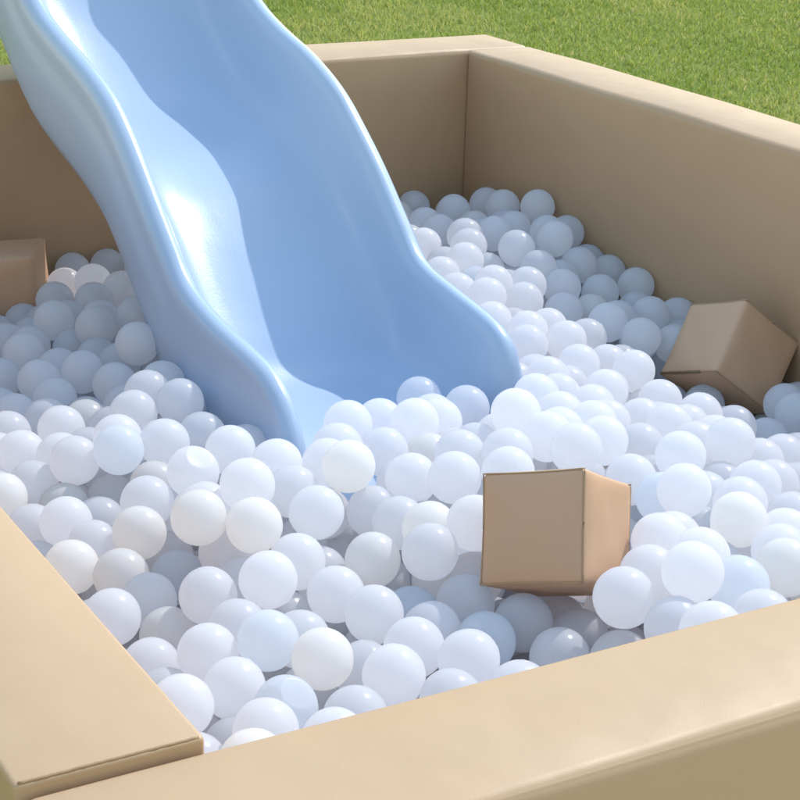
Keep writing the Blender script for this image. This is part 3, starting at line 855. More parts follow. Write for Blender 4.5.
FILL = [1273,1718,-293,1996,3185,-356,533,3058,-452,1406,1230,-418,1061,2040,-343,1724,2470,-450,730,2520,-406,1876,3211,-398,1287,1561,-463,1862,1991,-456,1230,1988,-351,1160,2134,-445,1718,3095,-419,1989,1481,-537,1028,2217,-470,2005,3248,-326,1930,1473,-441,805,2150,-468,1482,3243,-311,1589,2439,-330
,2000,2385,-479,1491,1987,-453,622,2485,-395,1249,1113,-451,1300,3021,-395,1238,1091,-385,1985,2814,-329,1019,2397,-474,869,2315,-512,1416,2639,-305,1940,1709,-356,1432,2797,-306,968,3308,-447,1843,1893,-513,1239,2829,-442,1489,1344,-348,1180,2431,-409,864,1569,-506,1593,2237,-455,1631,1135,-491
,742,1444,-382,1195,2366,-420,1130,3137,-523,700,2766,-462,820,1268,-406,1996,1993,-480,1868,2823,-348,1122,1105,-276,1580,2805,-305,477,1039,-472,1956,2881,-411,1303,2009,-426,1739,2723,-396,943,3182,-519,1108,1813,-480,1022,2089,-310,2052,1863,-502,1159,1198,-365,1308,2150,-445,2002,2146,-536
,1793,2057,-552,1122,2605,-482,957,3052,-522,1772,2924,-402,696,3000,-495,1090,2925,-435,1812,2159,-493,1934,1541,-431,819,1469,-491,598,2676,-488,1769,3223,-439,1435,2418,-412,820,2525,-445,1270,1955,-397,536,1677,-406,1571,2884,-427,1330,1213,-276,631,2339,-506,1475,3211,-406,1023,2106,-495
,1224,1179,-446,1483,1744,-430,1391,2528,-463,1541,1421,-285,538,1261,-485,774,2653,-517,566,3098,-515,1227,2005,-418,653,1039,-377,1518,1752,-368,1308,2888,-485,1401,2102,-518,1956,1973,-533,1354,1557,-444,679,2930,-485,762,2029,-497,1572,2033,-371,982,1122,-389,1725,1494,-323,1261,1542,-310
,1190,1235,-422,1641,2287,-455,805,1877,-410,933,1476,-442,923,2889,-427,1142,1888,-335,1896,1721,-408,1774,2278,-457,1453,3134,-366,477,3058,-510,878,1039,-284,1256,1785,-288,1131,1203,-440,1335,3198,-402,1778,1657,-412,1059,2575,-352,1283,2638,-313,1476,2225,-443,1233,1771,-364,663,1480,-442
,1827,1423,-482,1760,1565,-435,1034,3130,-446,1486,2358,-512,1673,2097,-522,574,1039,-471,1730,3082,-319,614,2458,-523,1992,3144,-412,927,2189,-396,2052,1718,-393,861,1940,-459,1264,1039,-348,1858,2757,-333,2052,3077,-338,1641,3025,-413,1814,1762,-332,1143,1350,-472,1627,2673,-446,1130,3257,-394
,1986,2855,-475,1717,2404,-431,1106,3201,-508,1768,1155,-357,580,1444,-390,1946,3091,-405,1545,3045,-366,997,1816,-495,1527,2540,-447,1716,2081,-470,1838,2625,-477,1130,1273,-289,1006,1187,-399,925,2285,-419,1225,1132,-331,1655,3250,-413,1844,3107,-468,1455,1135,-422,1749,1109,-421,2052,2636,-407
,1522,1167,-446,646,1912,-521,1533,1208,-307,477,2635,-531,1532,2194,-358,2052,1785,-382,1262,1970,-467,1959,2903,-325,477,1963,-458,2052,1586,-426,810,2918,-444,1860,1422,-358,953,2387,-426,1186,2944,-491,673,2027,-533,510,2431,-430,1658,1707,-349,1658,2299,-389,664,1447,-503,1538,2202,-430
,861,1411,-497,1836,1895,-402,696,2580,-448,1377,1672,-326,1878,2499,-436,1321,2611,-379,1622,2852,-462,812,2102,-377,1912,1041,-486,1277,1731,-474,1897,2731,-443,1597,3183,-465,1733,1319,-335,1985,1397,-522,693,1723,-529,1810,1526,-400,878,1687,-449,1792,1295,-436,810,1605,-390,680,1988,-411
,1735,1628,-459,944,1640,-528,1232,2534,-461,1710,2013,-479,1140,1419,-459,1905,2654,-365,1336,2324,-425,1601,1231,-456,2052,3308,-481,989,1683,-495,1338,2963,-382,1932,1872,-476,1910,2014,-502,923,2453,-415,878,3017,-508,911,2755,-489,800,2986,-450,1590,2218,-388,1031,2686,-460,1812,3216,-377
,886,1488,-492,1937,2372,-510,1045,2059,-449,477,2208,-556,709,3150,-429,1824,2391,-514,886,1213,-369,2052,1488,-509,1071,2350,-420,1466,1808,-411,1350,3021,-475,1914,3107,-465,538,2374,-467,1087,1554,-397,1191,2008,-477,1539,1690,-391,1634,1535,-462,477,2025,-487,593,2735,-431,819,1446,-392
,1043,1201,-316,1719,3308,-369,1658,3215,-474,1940,2580,-474,1140,1595,-410,1067,2268,-495,655,1169,-381,1800,2202,-547,1869,1809,-483,1991,2663,-412,1652,2236,-410,1893,2251,-483,1372,1039,-488,1800,1203,-484,1651,2801,-307,1712,2626,-345,1468,1280,-356,1822,1694,-333,1499,2077,-449,830,1386,-428
,537,2668,-521,1026,1522,-433,715,1596,-489,1918,1851,-349,1303,2780,-375,1667,2356,-426,1871,1957,-517,1725,2656,-408,1900,1530,-360,1436,3161,-437,1669,2004,-426,1946,1833,-410,1189,3308,-501,1593,1588,-289,1989,2327,-517,850,1392,-362,556,1213,-335,1267,1829,-354,1845,1039,-468,1315,2256,-499
,769,2473,-505,2052,1270,-529,1217,2101,-400,1135,1711,-392,597,2159,-378,2052,1557,-496,1191,2848,-392,1624,3308,-305,1920,3265,-392,477,3308,-543,1586,3250,-400,716,3203,-472,1260,2300,-496,1828,2949,-352,1063,1202,-435,1601,1211,-318,957,1343,-337,1425,2086,-325,1316,3049,-325,1599,2124,-421
,724,1794,-517,1673,1406,-379,1274,3253,-430,662,2638,-529,1912,1159,-461,1918,2954,-348,477,2805,-452,1994,2928,-378,1444,2731,-305,839,1124,-354,697,1367,-438,1246,1419,-446,1305,2975,-449,1318,2187,-504,652,3189,-459,667,2535,-385,1769,2983,-365,731,1098,-429,1482,1039,-437,591,2152,-459
,1516,2594,-491,1138,2328,-425,1221,2495,-518,1638,1473,-430,997,2696,-400,1587,1060,-389,1940,2951,-414,1580,2816,-420,1570,1480,-423,1818,2381,-439,491,1366,-358,2052,1893,-440,1890,2456,-510,532,1892,-521,928,1562,-388,1359,1121,-346,1991,1155,-479,932,1720,-476,861,2171,-406,1486,2165,-477
,691,1299,-424,1968,1039,-445,856,1285,-463,477,3095,-452,1465,1097,-302,805,2425,-470,1884,1916,-457,653,2132,-481,1300,2069,-321,1293,1540,-397,560,3211,-560,1315,3097,-372,684,1916,-463,536,2768,-452,1902,1961,-408,917,2546,-476,587,3147,-560,477,2944,-452,1833,2065,-450,1814,2185,-421
,1665,2114,-438,1670,2563,-420,953,2988,-483,1377,1186,-352,1518,1099,-431,866,2572,-420,1632,1206,-389,1728,3248,-306,1255,2731,-381,1507,1868,-406,477,1839,-530,1106,1744,-492,992,2452,-435,1058,3066,-428,1863,2671,-433,1992,3057,-367,530,1636,-475,1425,2178,-445,792,3254,-480,1493,2747,-351
,2052,2368,-431,663,2704,-406,1066,3258,-514,1055,1406,-329,1589,2693,-308,477,1744,-463,756,3051,-406,1018,2270,-427,2052,1450,-453,1664,1319,-368,1532,2128,-364,1983,1863,-522,1134,1885,-472,1771,3025,-438,1894,1407,-494,1778,1783,-390,1426,1362,-333,680,2239,-419,996,2630,-422,1260,1456,-374
,760,1223,-300,1388,2168,-503,1944,1317,-391,1169,1097,-347,866,1906,-399,1784,2836,-364,969,1602,-427,928,1162,-380,1364,1039,-292,1347,2495,-396,1818,3150,-399,1232,1662,-400,1527,2515,-383,1228,1201,-335,1549,1901,-362,1944,2702,-484,572,1579,-468,1843,2034,-511,1940,3186,-397,1030,2452,-369
,477,2188,-438,1198,1039,-362,1459,1277,-428,759,1600,-435,767,2195,-431,1063,1852,-515,1457,3269,-371,1606,1776,-458,1168,1657,-428,1260,2125,-345,654,1590,-413,2052,1093,-560,776,1767,-396,1732,2584,-396,1466,1374,-406,1633,3017,-346,1312,2699,-312,1369,1282,-392,598,2503,-473,1454,2031,-356
,1450,2794,-437,1021,3264,-453,1879,2200,-438,1939,2315,-470,1062,1271,-428,869,2448,-459,1584,1253,-372,753,2407,-427,971,1369,-407,1988,2648,-490,773,1675,-537,1946,1101,-477,849,2109,-434,1374,3308,-474,1702,3032,-446,1097,2105,-450,638,2913,-432,690,2415,-361,1236,2932,-332,1070,1301,-362
,597,3230,-452,824,2785,-452,1277,2281,-430,584,3025,-560,477,2163,-503,1516,2343,-451,674,2309,-416,1109,2585,-410,1941,1301,-459,644,2796,-492,1095,2915,-349,774,1097,-295,1679,1877,-375,1301,2448,-406,573,1163,-390,1629,2359,-484,1908,3055,-357,1716,2902,-438,870,1752,-472,2052,1346,-516
,1117,1551,-458,575,1971,-428,1320,1369,-307,620,1741,-468,694,2177,-519,1520,2421,-501,1622,1643,-438,1401,1711,-376,1160,3209,-461,1840,2505,-503,1803,1618,-464,537,2874,-510,1671,3124,-306,1405,2460,-465,1180,3144,-476,1708,3184,-438,477,1772,-389,1875,1474,-485,1360,1437,-390,1386,2103,-389
,1601,1096,-325,1186,2738,-386,984,2584,-473,874,2640,-422,757,2795,-436,535,3020,-510,1863,2925,-410,1998,3120,-341,955,2511,-431,1136,1494,-402,1738,1541,-373,1064,2159,-477,1655,1200,-486,833,3308,-420,648,3050,-456,1103,3173,-444,1866,3172,-456,2052,2036,-435,908,1933,-510,1731,1071,-483
,630,2360,-437,1498,2795,-304,666,2407,-500,810,1039,-290,1712,1980,-348,642,1649,-380,1020,2525,-469,2022,1979,-556,1656,2535,-482,931,1104,-432,2052,1154,-529,1501,2659,-445,757,3093,-464,970,2939,-437,1763,1236,-412,1991,2137,-457,477,1814,-461,1309,1998,-355,817,3080,-396,1579,1606,-477
,477,3019,-452,1647,2907,-427,1371,1498,-415,1467,2856,-305,1237,3308,-449,1543,2969,-304,1830,1237,-431,576,1384,-421,980,2028,-443,819,1704,-493,1223,3129,-422,1391,1163,-416,1132,2858,-351,1698,3009,-368,477,2602,-469,685,1325,-353,712,3256,-515,578,1403,-488,1439,1400,-258,1519,1404,-439
,1120,3043,-451,1561,1669,-457,1045,2463,-488,523,2500,-433,1000,1460,-450,531,1352,-477,1517,2028,-502,1828,2795,-398,1777,2030,-491,1346,1245,-337,718,2720,-514,977,2568,-399,1501,2409,-435,1576,3176,-369,1587,1689,-341,693,3308,-555,640,2983,-438,1581,3025,-304,630,2993,-514,1292,2674,-373
,1758,2394,-377,596,2744,-500,1535,1236,-435,1022,1138,-445,819,1966,-509,1514,3308,-381,1652,2916,-305,1575,1627,-389,1663,2972,-452,1317,1302,-313,1526,2116,-505,660,2864,-489,1493,1683,-461,753,1728,-494,1186,1940,-465,595,1156,-325,845,2571,-491,1605,2418,-394,1457,3181,-312,1302,1275,-453
,1531,1297,-374,1073,3308,-466,1236,2899,-394,1167,1887,-401,1624,1452,-366,562,1371,-340,1816,2976,-416,499,1249,-349,837,1502,-430,1063,1438,-476,729,2522,-476,1847,1487,-350,793,2069,-435,1094,1902,-384,976,2143,-396,822,3193,-460,1302,1039,-481,1945,1805,-487,1214,2676,-385,1562,2624,-447
,477,2892,-559,1804,2490,-372,1403,1942,-468,965,3245,-490,477,2010,-406,761,2128,-416,1576,1844,-474,1209,2752,-319,1919,3229,-450,1622,1703,-474,1922,1913,-531,1771,1916,-422,690,2348,-471,1841,1556,-344,1560,1432,-375,700,3083,-427,692,1188,-457,1754,3181,-386,1308,1584,-333,1253,1225,-396
,1195,2047,-362,599,3308,-560,1985,1355,-464,1387,3220,-477,608,2048,-545,782,1508,-386,1933,1352,-510,1985,2817,-415,1300,3246,-366,1118,1430,-382,1132,1974,-493,1042,2769,-482,1263,1208,-266,1452,2241,-507,739,2711,-446,2052,3031,-391,815,2613,-444,569,1694,-473,1446,1189,-356,1064,1666,-405
,1668,1097,-338,750,2268,-519,1339,2838,-374,716,2581,-377,1786,2442,-419,900,2062,-429,1983,3200,-452,1416,2918,-433,2052,1991,-374,1096,3123,-395,1433,1275,-288,624,2418,-385,1246,2695,-323,1878,2998,-384,945,2085,-382,811,3282,-547,1382,2602,-474,1895,2778,-392,1295,3196,-464,751,1270,-406
,477,2736,-452,1120,3026,-518,738,2308,-441,1486,1456,-266,1582,3308,-363,1529,1909,-464,869,1865,-519,2052,1652,-407,1531,1797,-419,1767,2232,-406,1951,1212,-478,1100,1365,-361,1750,2838,-431,1164,2715,-447,1161,3080,-495,2052,2964,-459,777,2802,-511,1295,1269,-255,1686,2157,-488,1490,3032,-415
,1729,2456,-378,898,3308,-446,1289,2411,-476,783,2735,-494,787,1162,-377,1887,3136,-400,719,2829,-483,2052,3308,-411,1622,3173,-304,1311,1393,-441,1812,1487,-459,590,1769,-412,1591,1165,-438,1651,3112,-427,971,2368,-352,596,2780,-560,2052,2120,-429,1943,1406,-444,1867,1093,-389,795,1795,-522
,920,2764,-407,2052,1237,-439,653,2715,-474,1432,1158,-295,1637,2471,-365,1696,1440,-445,1994,2536,-419,673,3198,-526,1622,1579,-410,1531,2268,-451,924,1535,-528,1840,1961,-383,1503,2914,-438,984,2163,-461,1179,1406,-347,2052,1158,-446,856,2181,-510,1848,1171,-440,1992,1517,-476,1508,2022,-395
,992,1084,-300,1683,1098,-406,2002,2916,-447,1613,2600,-407,1694,2694,-351,1136,1306,-350,1843,1264,-367,1685,2977,-308,1269,1039,-419,874,1453,-350,2025,3255,-446,1277,1841,-450,1796,2122,-437,589,2212,-514,1016,2967,-501,788,1330,-406,1666,1944,-381,1070,2425,-436,1753,3249,-371,1103,1580,-520
,1009,1882,-402,1017,3209,-519,899,1381,-410,1375,1980,-364,1304,1689,-426,1944,2274,-526,997,2272,-497,650,1738,-403,1860,2609,-394,1324,2118,-363,640,3301,-505,1305,2901,-383,820,2728,-413,1066,2493,-428,1159,1999,-408,587,2213,-427,1309,2835,-440,932,3257,-416,628,2220,-368,1455,1039,-371
,1555,2014,-445,2052,2156,-488,1417,1547,-399,753,1333,-347,821,1087,-478,477,2468,-477,593,2873,-468,477,2334,-459,1539,2798,-361,1381,2703,-307,1590,1959,-421,529,1983,-504,661,2951,-560,606,2843,-529,901,1163,-298,542,2503,-513,1672,3078,-369,1838,3191,-319,1660,1074,-471,914,1801,-449
,1185,2648,-442,1477,1538,-433,797,1094,-398,1003,3019,-444,1568,1323,-305,1094,2715,-459,1708,2288,-440,976,1051,-421,1330,1098,-287,738,1209,-365,1864,2132,-438,969,2519,-514,1629,2178,-453,1449,3038,-309,766,2098,-491,477,2668,-452,1668,1211,-331,680,1233,-391,1724,2675,-477,820,3121,-462
,1059,2629,-393,749,3103,-534,780,2204,-503,1426,2688,-357,1593,1916,-489,522,2226,-406,1803,3135,-318,1392,2536,-367,1388,1039,-367,1347,1332,-435,701,2663,-477,1998,2600,-441,1906,2897,-457,590,2947,-466,969,2241,-389,770,1659,-400,1201,1039,-431,1191,1101,-278,1516,1620,-441,809,3139,-531
,1376,1867,-379,670,2059,-400,1619,2930,-487,673,1306,-490,1831,1827,-393,2014,2207,-459,2052,2434,-420,477,1685,-499,1037,1039,-454,790,2979,-525,714,2357,-388,1426,2975,-487,1147,2634,-313,1483,1808,-337,1691,1473,-380,1086,2282,-430,1836,2881,-364,1853,1867,-340,2052,3216,-391,477,1657,-435
,1064,3009,-474,1997,2079,-417,1798,1076,-503,808,2951,-381,1788,3308,-377,1952,2435,-487,1725,1980,-539,620,1337,-327,1658,2113,-369,477,2535,-470,1431,2657,-431,1420,2575,-418,1709,2786,-405,928,1588,-484,1190,3262,-427,1122,1838,-386,592,2092,-494,1090,1202,-370,1602,3257,-467,1595,2092,-344
,477,1417,-404,1876,3070,-417,1490,2688,-383,637,1681,-517,842,2346,-419,1567,3308,-432,1815,2091,-379,1071,1731,-392,498,1773,-523,856,2286,-449,1070,2810,-376,1226,2236,-441,857,1276,-332,774,2475,-433,1813,1444,-405,1398,3106,-454,1454,2098,-391,1142,1948,-364,1432,1421,-371,1762,1440,-463
,828,2259,-507,1225,3198,-429,908,1852,-392,1322,2774,-487,1015,1879,-471,1083,2943,-501,1457,2628,-374,587,1275,-331,986,3083,-467,477,2400,-481,1163,1143,-456,683,2403,-429,1385,2980,-431,775,2764,-377,2052,3206,-488,1554,1118,-375,894,1609,-427,2012,2391,-378,1785,2341,-484,640,2845,-424
,1482,3072,-359,1844,3097,-362,477,1353,-432,715,1431,-458,1356,3161,-457,624,1174,-443,698,2783,-535,649,2356,-368,891,1542,-448,1211,2587,-422,1937,1595,-495,1269,2959,-391,1006,1300,-319,1089,1103,-434,1464,1923,-441,1234,3088,-496,1719,1674,-375,1500,1287,-295,1479,1407,-320,1263,2472,-458
,606,2669,-419,1513,3264,-435,651,1806,-398,836,2911,-544,1550,3085,-305,1458,3093,-422,1123,1256,-396,1557,2362,-506,2052,2568,-403,1337,1842,-485,1385,1307,-327,579,2613,-511,883,2399,-411,1773,2773,-432,653,2243,-532,935,1847,-506,2052,2355,-513,701,2647,-395,1764,1039,-374,2052,2308,-462
,1233,2713,-444,1693,3308,-304,890,2810,-450,1742,1609,-379,477,3165,-452,1959,2249,-458,1211,3055,-440,1357,3279,-350,1470,1692,-386,1074,1861,-437,885,2706,-414,1374,2897,-378,1934,2105,-433,1759,1964,-480,789,1039,-355,1577,2984,-366,1834,2251,-420,801,2322,-468,1482,2467,-402,600,1039,-320
,1299,3104,-479,1264,1156,-393,1715,1039,-423,1163,1831,-441,763,1927,-498,1684,2870,-489,1649,2054,-470,1263,1411,-317,1898,1786,-424,1579,2318,-457,1935,2622,-418,705,1962,-511,1552,1735,-441,1006,2849,-495,655,2175,-413,1056,2621,-462,1442,1635,-462,569,2964,-529,593,3159,-452,1621,1121,-387
,1199,3083,-375,1231,2361,-483,630,1065,-437,477,1186,-361,1677,1540,-311,1382,2237,-503,782,1396,-350,839,3308,-489,1305,3308,-465,903,1959,-379,792,3255,-410,579,2319,-464,866,2506,-498,1584,2661,-393,1409,3245,-416,1619,3082,-304,2052,2898,-402,1232,3017,-387,1713,2941,-367,477,2840,-512
,1191,2945,-422,971,2657,-481,1551,2714,-365,477,1476,-368,1023,2193,-404,1931,1609,-425,726,3256,-433,1800,1096,-370,1687,1366,-324,720,1158,-403,601,1809,-471,1617,2120,-489,591,1838,-409,537,2633,-461,1845,3273,-396,945,1908,-397,1261,1099,-281,788,1603,-498,994,3135,-512,2052,1039,-519
,1227,1728,-428,937,2661,-402,477,2437,-540,1603,1702,-408,2052,2706,-404,808,1145,-443,1511,2826,-424,1374,2007,-428,1496,2573,-360,1328,1060,-347,1495,3190,-474,1889,1925,-351,1917,2157,-476,1321,2722,-416,886,2508,-427,663,2519,-452,1602,2289,-516,1870,2848,-414,477,1398,-485,1150,2837,-450
,1133,1039,-340,880,1636,-497,650,2600,-399,1568,2169,-485,633,2288,-367,1594,2036,-510,1764,3142,-442,1545,2449,-383,1396,1324,-260,1880,1098,-457,2052,2086,-489,1890,3308,-437,1835,2663,-358,1007,2337,-440,961,1178,-451,931,2046,-490,931,1779,-513,542,3163,-511,1347,2920,-438,1415,3239,-322
,1711,1742,-385,1354,3213,-337,753,2849,-388,1239,2814,-319,865,1095,-411,1780,1039,-444,846,2826,-505,1953,1949,-361,1575,1362,-447,1860,1299,-425,1118,3308,-519,1592,1096,-448,1279,2571,-417,1768,2060,-429,660,3257,-452,2052,3152,-445,584,1117,-445,886,2710,-538,1908,2558,-417,1195,1338,-366
,1789,1385,-432,1089,1328,-298,834,3220,-525,951,1457,-507,1368,3026,-379,1994,2728,-435,1170,1302,-420,1211,2427,-473,477,2121,-422,1125,1941,-431,1084,3007,-404,1383,3044,-314,1740,2299,-516,867,2428,-526,999,1243,-438,1304,1099,-408,1769,1896,-489,1414,2480,-399,651,1875,-405,1989,2535,-493
,856,1327,-401,1534,2226,-506,1857,2559,-463,537,3276,-560,1639,1519,-378,1503,1163,-380,1413,1039,-432,849,2726,-476,2052,1624,-485,477,1909,-410,1983,3118,-476,1768,1650,-325,1933,2829,-370,532,1458,-508,1894,1039,-419,1724,1383,-473,1637,1337,-430,626,3063,-521,1776,1339,-487,717,2885,-524
,643,2629,-462,988,2764,-423,864,1795,-526,1235,1673,-469,1542,1365,-386,1679,1846,-503,734,1962,-445,1152,1374,-407,595,2281,-520,1075,2856,-493,585,2605,-422,591,1591,-384,957,2123,-511,715,1504,-401,636,1285,-384,721,1252,-465,1493,3122,-308,528,2568,-437,1762,3115,-370,1031,2012,-400
,752,2984,-401,2001,1596,-522,2052,2429,-489,1032,2907,-469,1667,2758,-359,1194,1145,-392,1809,2502,-442,1896,1249,-456,477,1703,-383,2052,1824,-440,537,1685,-534,1884,2319,-427,1953,2369,-430,789,1282,-317,1105,2784,-453,1646,2417,-450,2052,2185,-405,1124,2314,-492,2052,1757,-451,1165,3016,-406
,1988,1580,-450,899,2677,-478,533,2060,-510,944,2826,-410,1647,1039,-413,520,1959,-390,817,3053,-460,1710,1948,-433,1162,3161,-411,932,3304,-506,1424,1644,-367,477,1091,-419,1159,2380,-479,1660,1158,-431,477,2095,-487,1141,3308,-450,1318,3157,-335,1336,1959,-462,803,2850,-437,1217,1364,-306
,698,2814,-404,1111,2653,-432,1262,2147,-509,1103,1094,-367,1923,2513,-486,1819,3032,-375,477,2874,-452,930,1982,-459,727,2953,-537,1006,3308,-505,477,3308,-452,841,2645,-500,971,2789,-485,1960,1504,-378,1508,2987,-366,646,1366,-390,1841,1356,-467,477,2270,-433,1927,1897,-401,1836,3234,-453
,668,1792,-464,524,2570,-509,1306,2683,-472,1442,2115,-458,1271,3079,-419,1625,2062,-405,1768,2498,-497,525,2315,-413,1426,1123,-360,650,1858,-477,1940,2498,-408,1796,3068,-320,1470,2291,-429,1584,1569,-354,477,2994,-539,1489,1098,-367,646,2204,-475,1156,3096,-428,1126,2393,-417,1658,2484,-435
,940,1410,-458,1036,1346,-401,951,3122,-423,1336,2473,-463,563,1200,-460,1545,1514,-281,1439,2307,-489,1732,1193,-471,1743,1506,-470,701,1099,-305,1600,2572,-317,1308,1185,-347,535,2736,-534,645,1973,-470,757,3308,-512,910,3136,-369,993,1596,-508,1235,1674,-327,977,1266,-499,1882,1308,-495
,1936,1780,-352,1211,1166,-272,1434,2578,-334,585,1039,-388,1268,1713,-372,746,2337,-510,1990,1313,-520,1788,2614,-369,959,2329,-490,1339,1216,-402,1627,1275,-318,1619,2535,-382,1437,2871,-369,1929,3124,-347,1108,2692,-323,536,3198,-452,1770,3196,-320,1712,1872,-436,477,2702,-515,1430,1039,-306
,788,1267,-468,1778,1675,-494,792,2870,-509,1321,1486,-362,1837,1689,-399,701,3308,-471,863,2877,-461,534,1434,-443,1065,1039,-354,2052,2764,-452,520,3234,-508,1044,1769,-472,936,1653,-460,700,2087,-507,1200,2884,-455,1525,3241,-368,1572,1295,-430,1017,1198,-488,1013,1962,-454,1144,2750,-333
,1304,1403,-372,1467,1501,-314,1840,1758,-396,605,3194,-511,1999,1680,-374,1498,1039,-316,766,3159,-481,1675,1658,-480,1769,1137,-483,1138,2804,-390,1532,2136,-435,531,2157,-400,1274,1777,-420,2052,2076,-374,539,2434,-503,1100,2216,-445,524,3067,-560,1983,3240,-393,1774,1716,-376,1993,1788,-433
,588,3019,-465,826,1568,-447,2007,1095,-433,2052,1921,-372,1228,1039,-290,477,1303,-385,1412,2954,-373,1882,1337,-371,1075,1991,-458,1883,1852,-431,477,1617,-517,1663,2882,-364,531,1039,-333,1867,1490,-416,1255,2646,-441,1608,1386,-390,538,1553,-413,592,3089,-452,1197,2171,-502,1692,1246,-448
,1157,2551,-446,689,1544,-452,507,2936,-515,690,2310,-540,1304,2020,-495,1250,1883,-318,602,2531,-536,1679,2845,-422,1526,2631,-372,1013,2076,-380,1801,1999,-426,808,3068,-527,1717,2741,-460,609,2148,-532,1930,3170,-487,1359,2197,-445,1072,1472,-416,736,1039,-299,648,2771,-415,1635,2609,-472
,1410,2982,-310,811,2347,-533,1870,1801,-342,870,3084,-491,894,1502,-391,1583,2728,-435,1398,1216,-288,980,1494,-389,1929,3012,-307,1307,1461,-425,635,3131,-515,988,1517,-508,1952,2770,-472,641,2452,-453,1385,2891,-489,477,1884,-477,1736,1215,-344,1069,1923,-469,1629,3217,-357,1442,1443,-436
,541,1101,-393,930,3120,-489,1145,2894,-409,1659,2647,-386,877,1152,-446,752,2916,-395,712,2749,-395,1274,2768,-437,1693,2060,-395,1995,1857,-454,1807,2567,-415,1995,1757,-496,1434,2752,-385,1959,2765,-370,1259,3125,-343,1304,1651,-353,1348,2566,-424,697,3016,-422,590,1731,-530,1568,2405,-452
,527,1867,-434,2052,1299,-465,1097,1039,-277,1056,1143,-382,1567,2079,-463,1739,1416,-395,872,1999,-426,1585,1762,-377,1026,1426,-395,477,1294,-474,1140,2247,-501,1525,1951,-403,1188,1304,-305,1514,1230,-369,1511,2867,-367,1181,3013,-487,978,2308,-384,2052,1726,-524,1626,1983,-476,477,3241,-560
,1838,2443,-464,1776,2100,-500,1219,3236,-487,529,1302,-429,1155,3249,-517,1172,1536,-499,772,1208,-431,2052,1962,-453,1178,2693,-319,807,2527,-528,1810,1789,-452,1543,3115,-367,1937,1205,-399,1938,3021,-411,1979,1882,-358,1814,3308,-447,1718,1287,-398,1386,3308,-406,1474,1549,-361,1018,2395,-404
,1703,2611,-457,590,2693,-558,1882,2591,-519,525,1039,-422,1237,1285,-427,1685,2230,-471,1475,2927,-366,918,1400,-346,1886,2977,-450,1967,1146,-414,1188,2581,-332,1941,2705,-397,1418,3040,-441,1753,2183,-453,477,1140,-468,639,1405,-454,1904,2890,-365,1262,2045,-374,1167,2563,-514,951,1231,-388
,1155,1759,-315,1994,1816,-363,2052,2019,-509,678,2280,-479,1312,2346,-487,1327,1601,-398,627,1336,-449,888,1339,-339,917,2345,-384,808,2004,-452,1771,2769,-354,1877,1735,-342,1529,1571,-393,2052,3033,-461,2052,1534,-560,861,1562,-382,1408,3082,-376,914,2129,-425,1359,2408,-473,1402,2811,-371
,1950,2206,-512,970,2388,-523,539,2263,-464,1473,1918,-372,1064,2349,-492,1525,2301,-512,1123,2110,-514,692,1628,-547,725,1271,-341,928,2599,-432,1781,1170,-423,2052,2502,-424,1778,1446,-338,1952,1571,-370,1236,1392,-383,1258,2924,-455,495,1206,-482,1464,2720,-439,1858,2533,-377,1743,1765,-447
,1593,2950,-425,950,2583,-535,906,2246,-365,652,1246,-453,1095,1157,-478,1656,2586,-354,477,3181,-524,996,1039,-355,1317,1161,-438,1543,3140,-476,2021,1477,-398,775,2572,-483,1308,1867,-393,623,1505,-504,1236,2990,-450,1189,2780,-442,477,1937,-522,978,1766,-450,1296,1039,-286,1201,1491,-379
,1282,1337,-412,1638,1270,-412,648,1615,-478,1300,3142,-421,536,2909,-452,1711,2259,-377,865,3007,-441,1063,1265,-303,1545,2747,-306,1843,1675,-468,1672,2312,-512,2052,2496,-508,847,2956,-492,1390,2853,-429,779,2257,-458,1516,1503,-387,1804,2277,-532,1592,1823,-410,539,3267,-452,2002,2453,-531
,1710,1311,-467,1450,2614,-482,1035,1243,-371,928,1039,-347,734,1779,-450,1805,2822,-469,1356,1545,-367,1457,2863,-448,477,1464,-466,577,1905,-412,700,2017,-470,1995,2476,-454,477,1507,-521,680,3103,-560,1448,1976,-398,563,2025,-380,1269,2874,-321,2030,2943,-320,588,1326,-505,1509,1687,-328
,668,1039,-308,902,2340,-452,1023,1634,-457,1016,1819,-428,868,2979,-367,731,1377,-499,722,2607,-512,922,3046,-462,573,2095,-383,642,1677,-445,1277,1626,-439,820,1336,-342,724,3164,-559,1777,2752,-498,830,2212,-454,1762,3308,-308,589,1631,-511,1173,1713,-470,937,2850,-482,569,2903,-560
,512,1176,-419,761,1391,-423,1720,1590,-316,1040,1604,-394,947,1039,-280,1893,1599,-353,877,3154,-445,1639,1288,-479,1043,1512,-366,1576,1429,-470,1487,2593,-426,1413,1765,-423,1728,2971,-429,477,2571,-560,1886,3308,-354,1282,3036,-473,1893,1541,-488,1817,2318,-410,1271,2841,-382,1189,1480,-462
,1757,3081,-476,1637,1404,-450,697,1664,-486,477,1520,-424,1090,1148,-321,556,2801,-507,1726,2053,-534,1968,1437,-386,1060,2708,-519,720,2224,-474,590,1522,-381,1217,1879,-452,477,1039,-372,1455,3247,-468,477,3117,-549,1732,1697,-446,931,1982,-320,1323,3247,-502,1734,1097,-353,535,1928,-462
,724,2074,-439,1729,2547,-466,695,2949,-416,888,3091,-421,1111,1688,-452,1248,1498,-429,743,1860,-505,1684,1627,-412,1452,3308,-428,1318,1895,-322,1595,1321,-370,772,3130,-406,1389,2624,-381,915,3208,-460,678,2553,-513,2052,3148,-374,1997,2060,-523,1433,1877,-337,1695,2486,-511,711,1389,-354
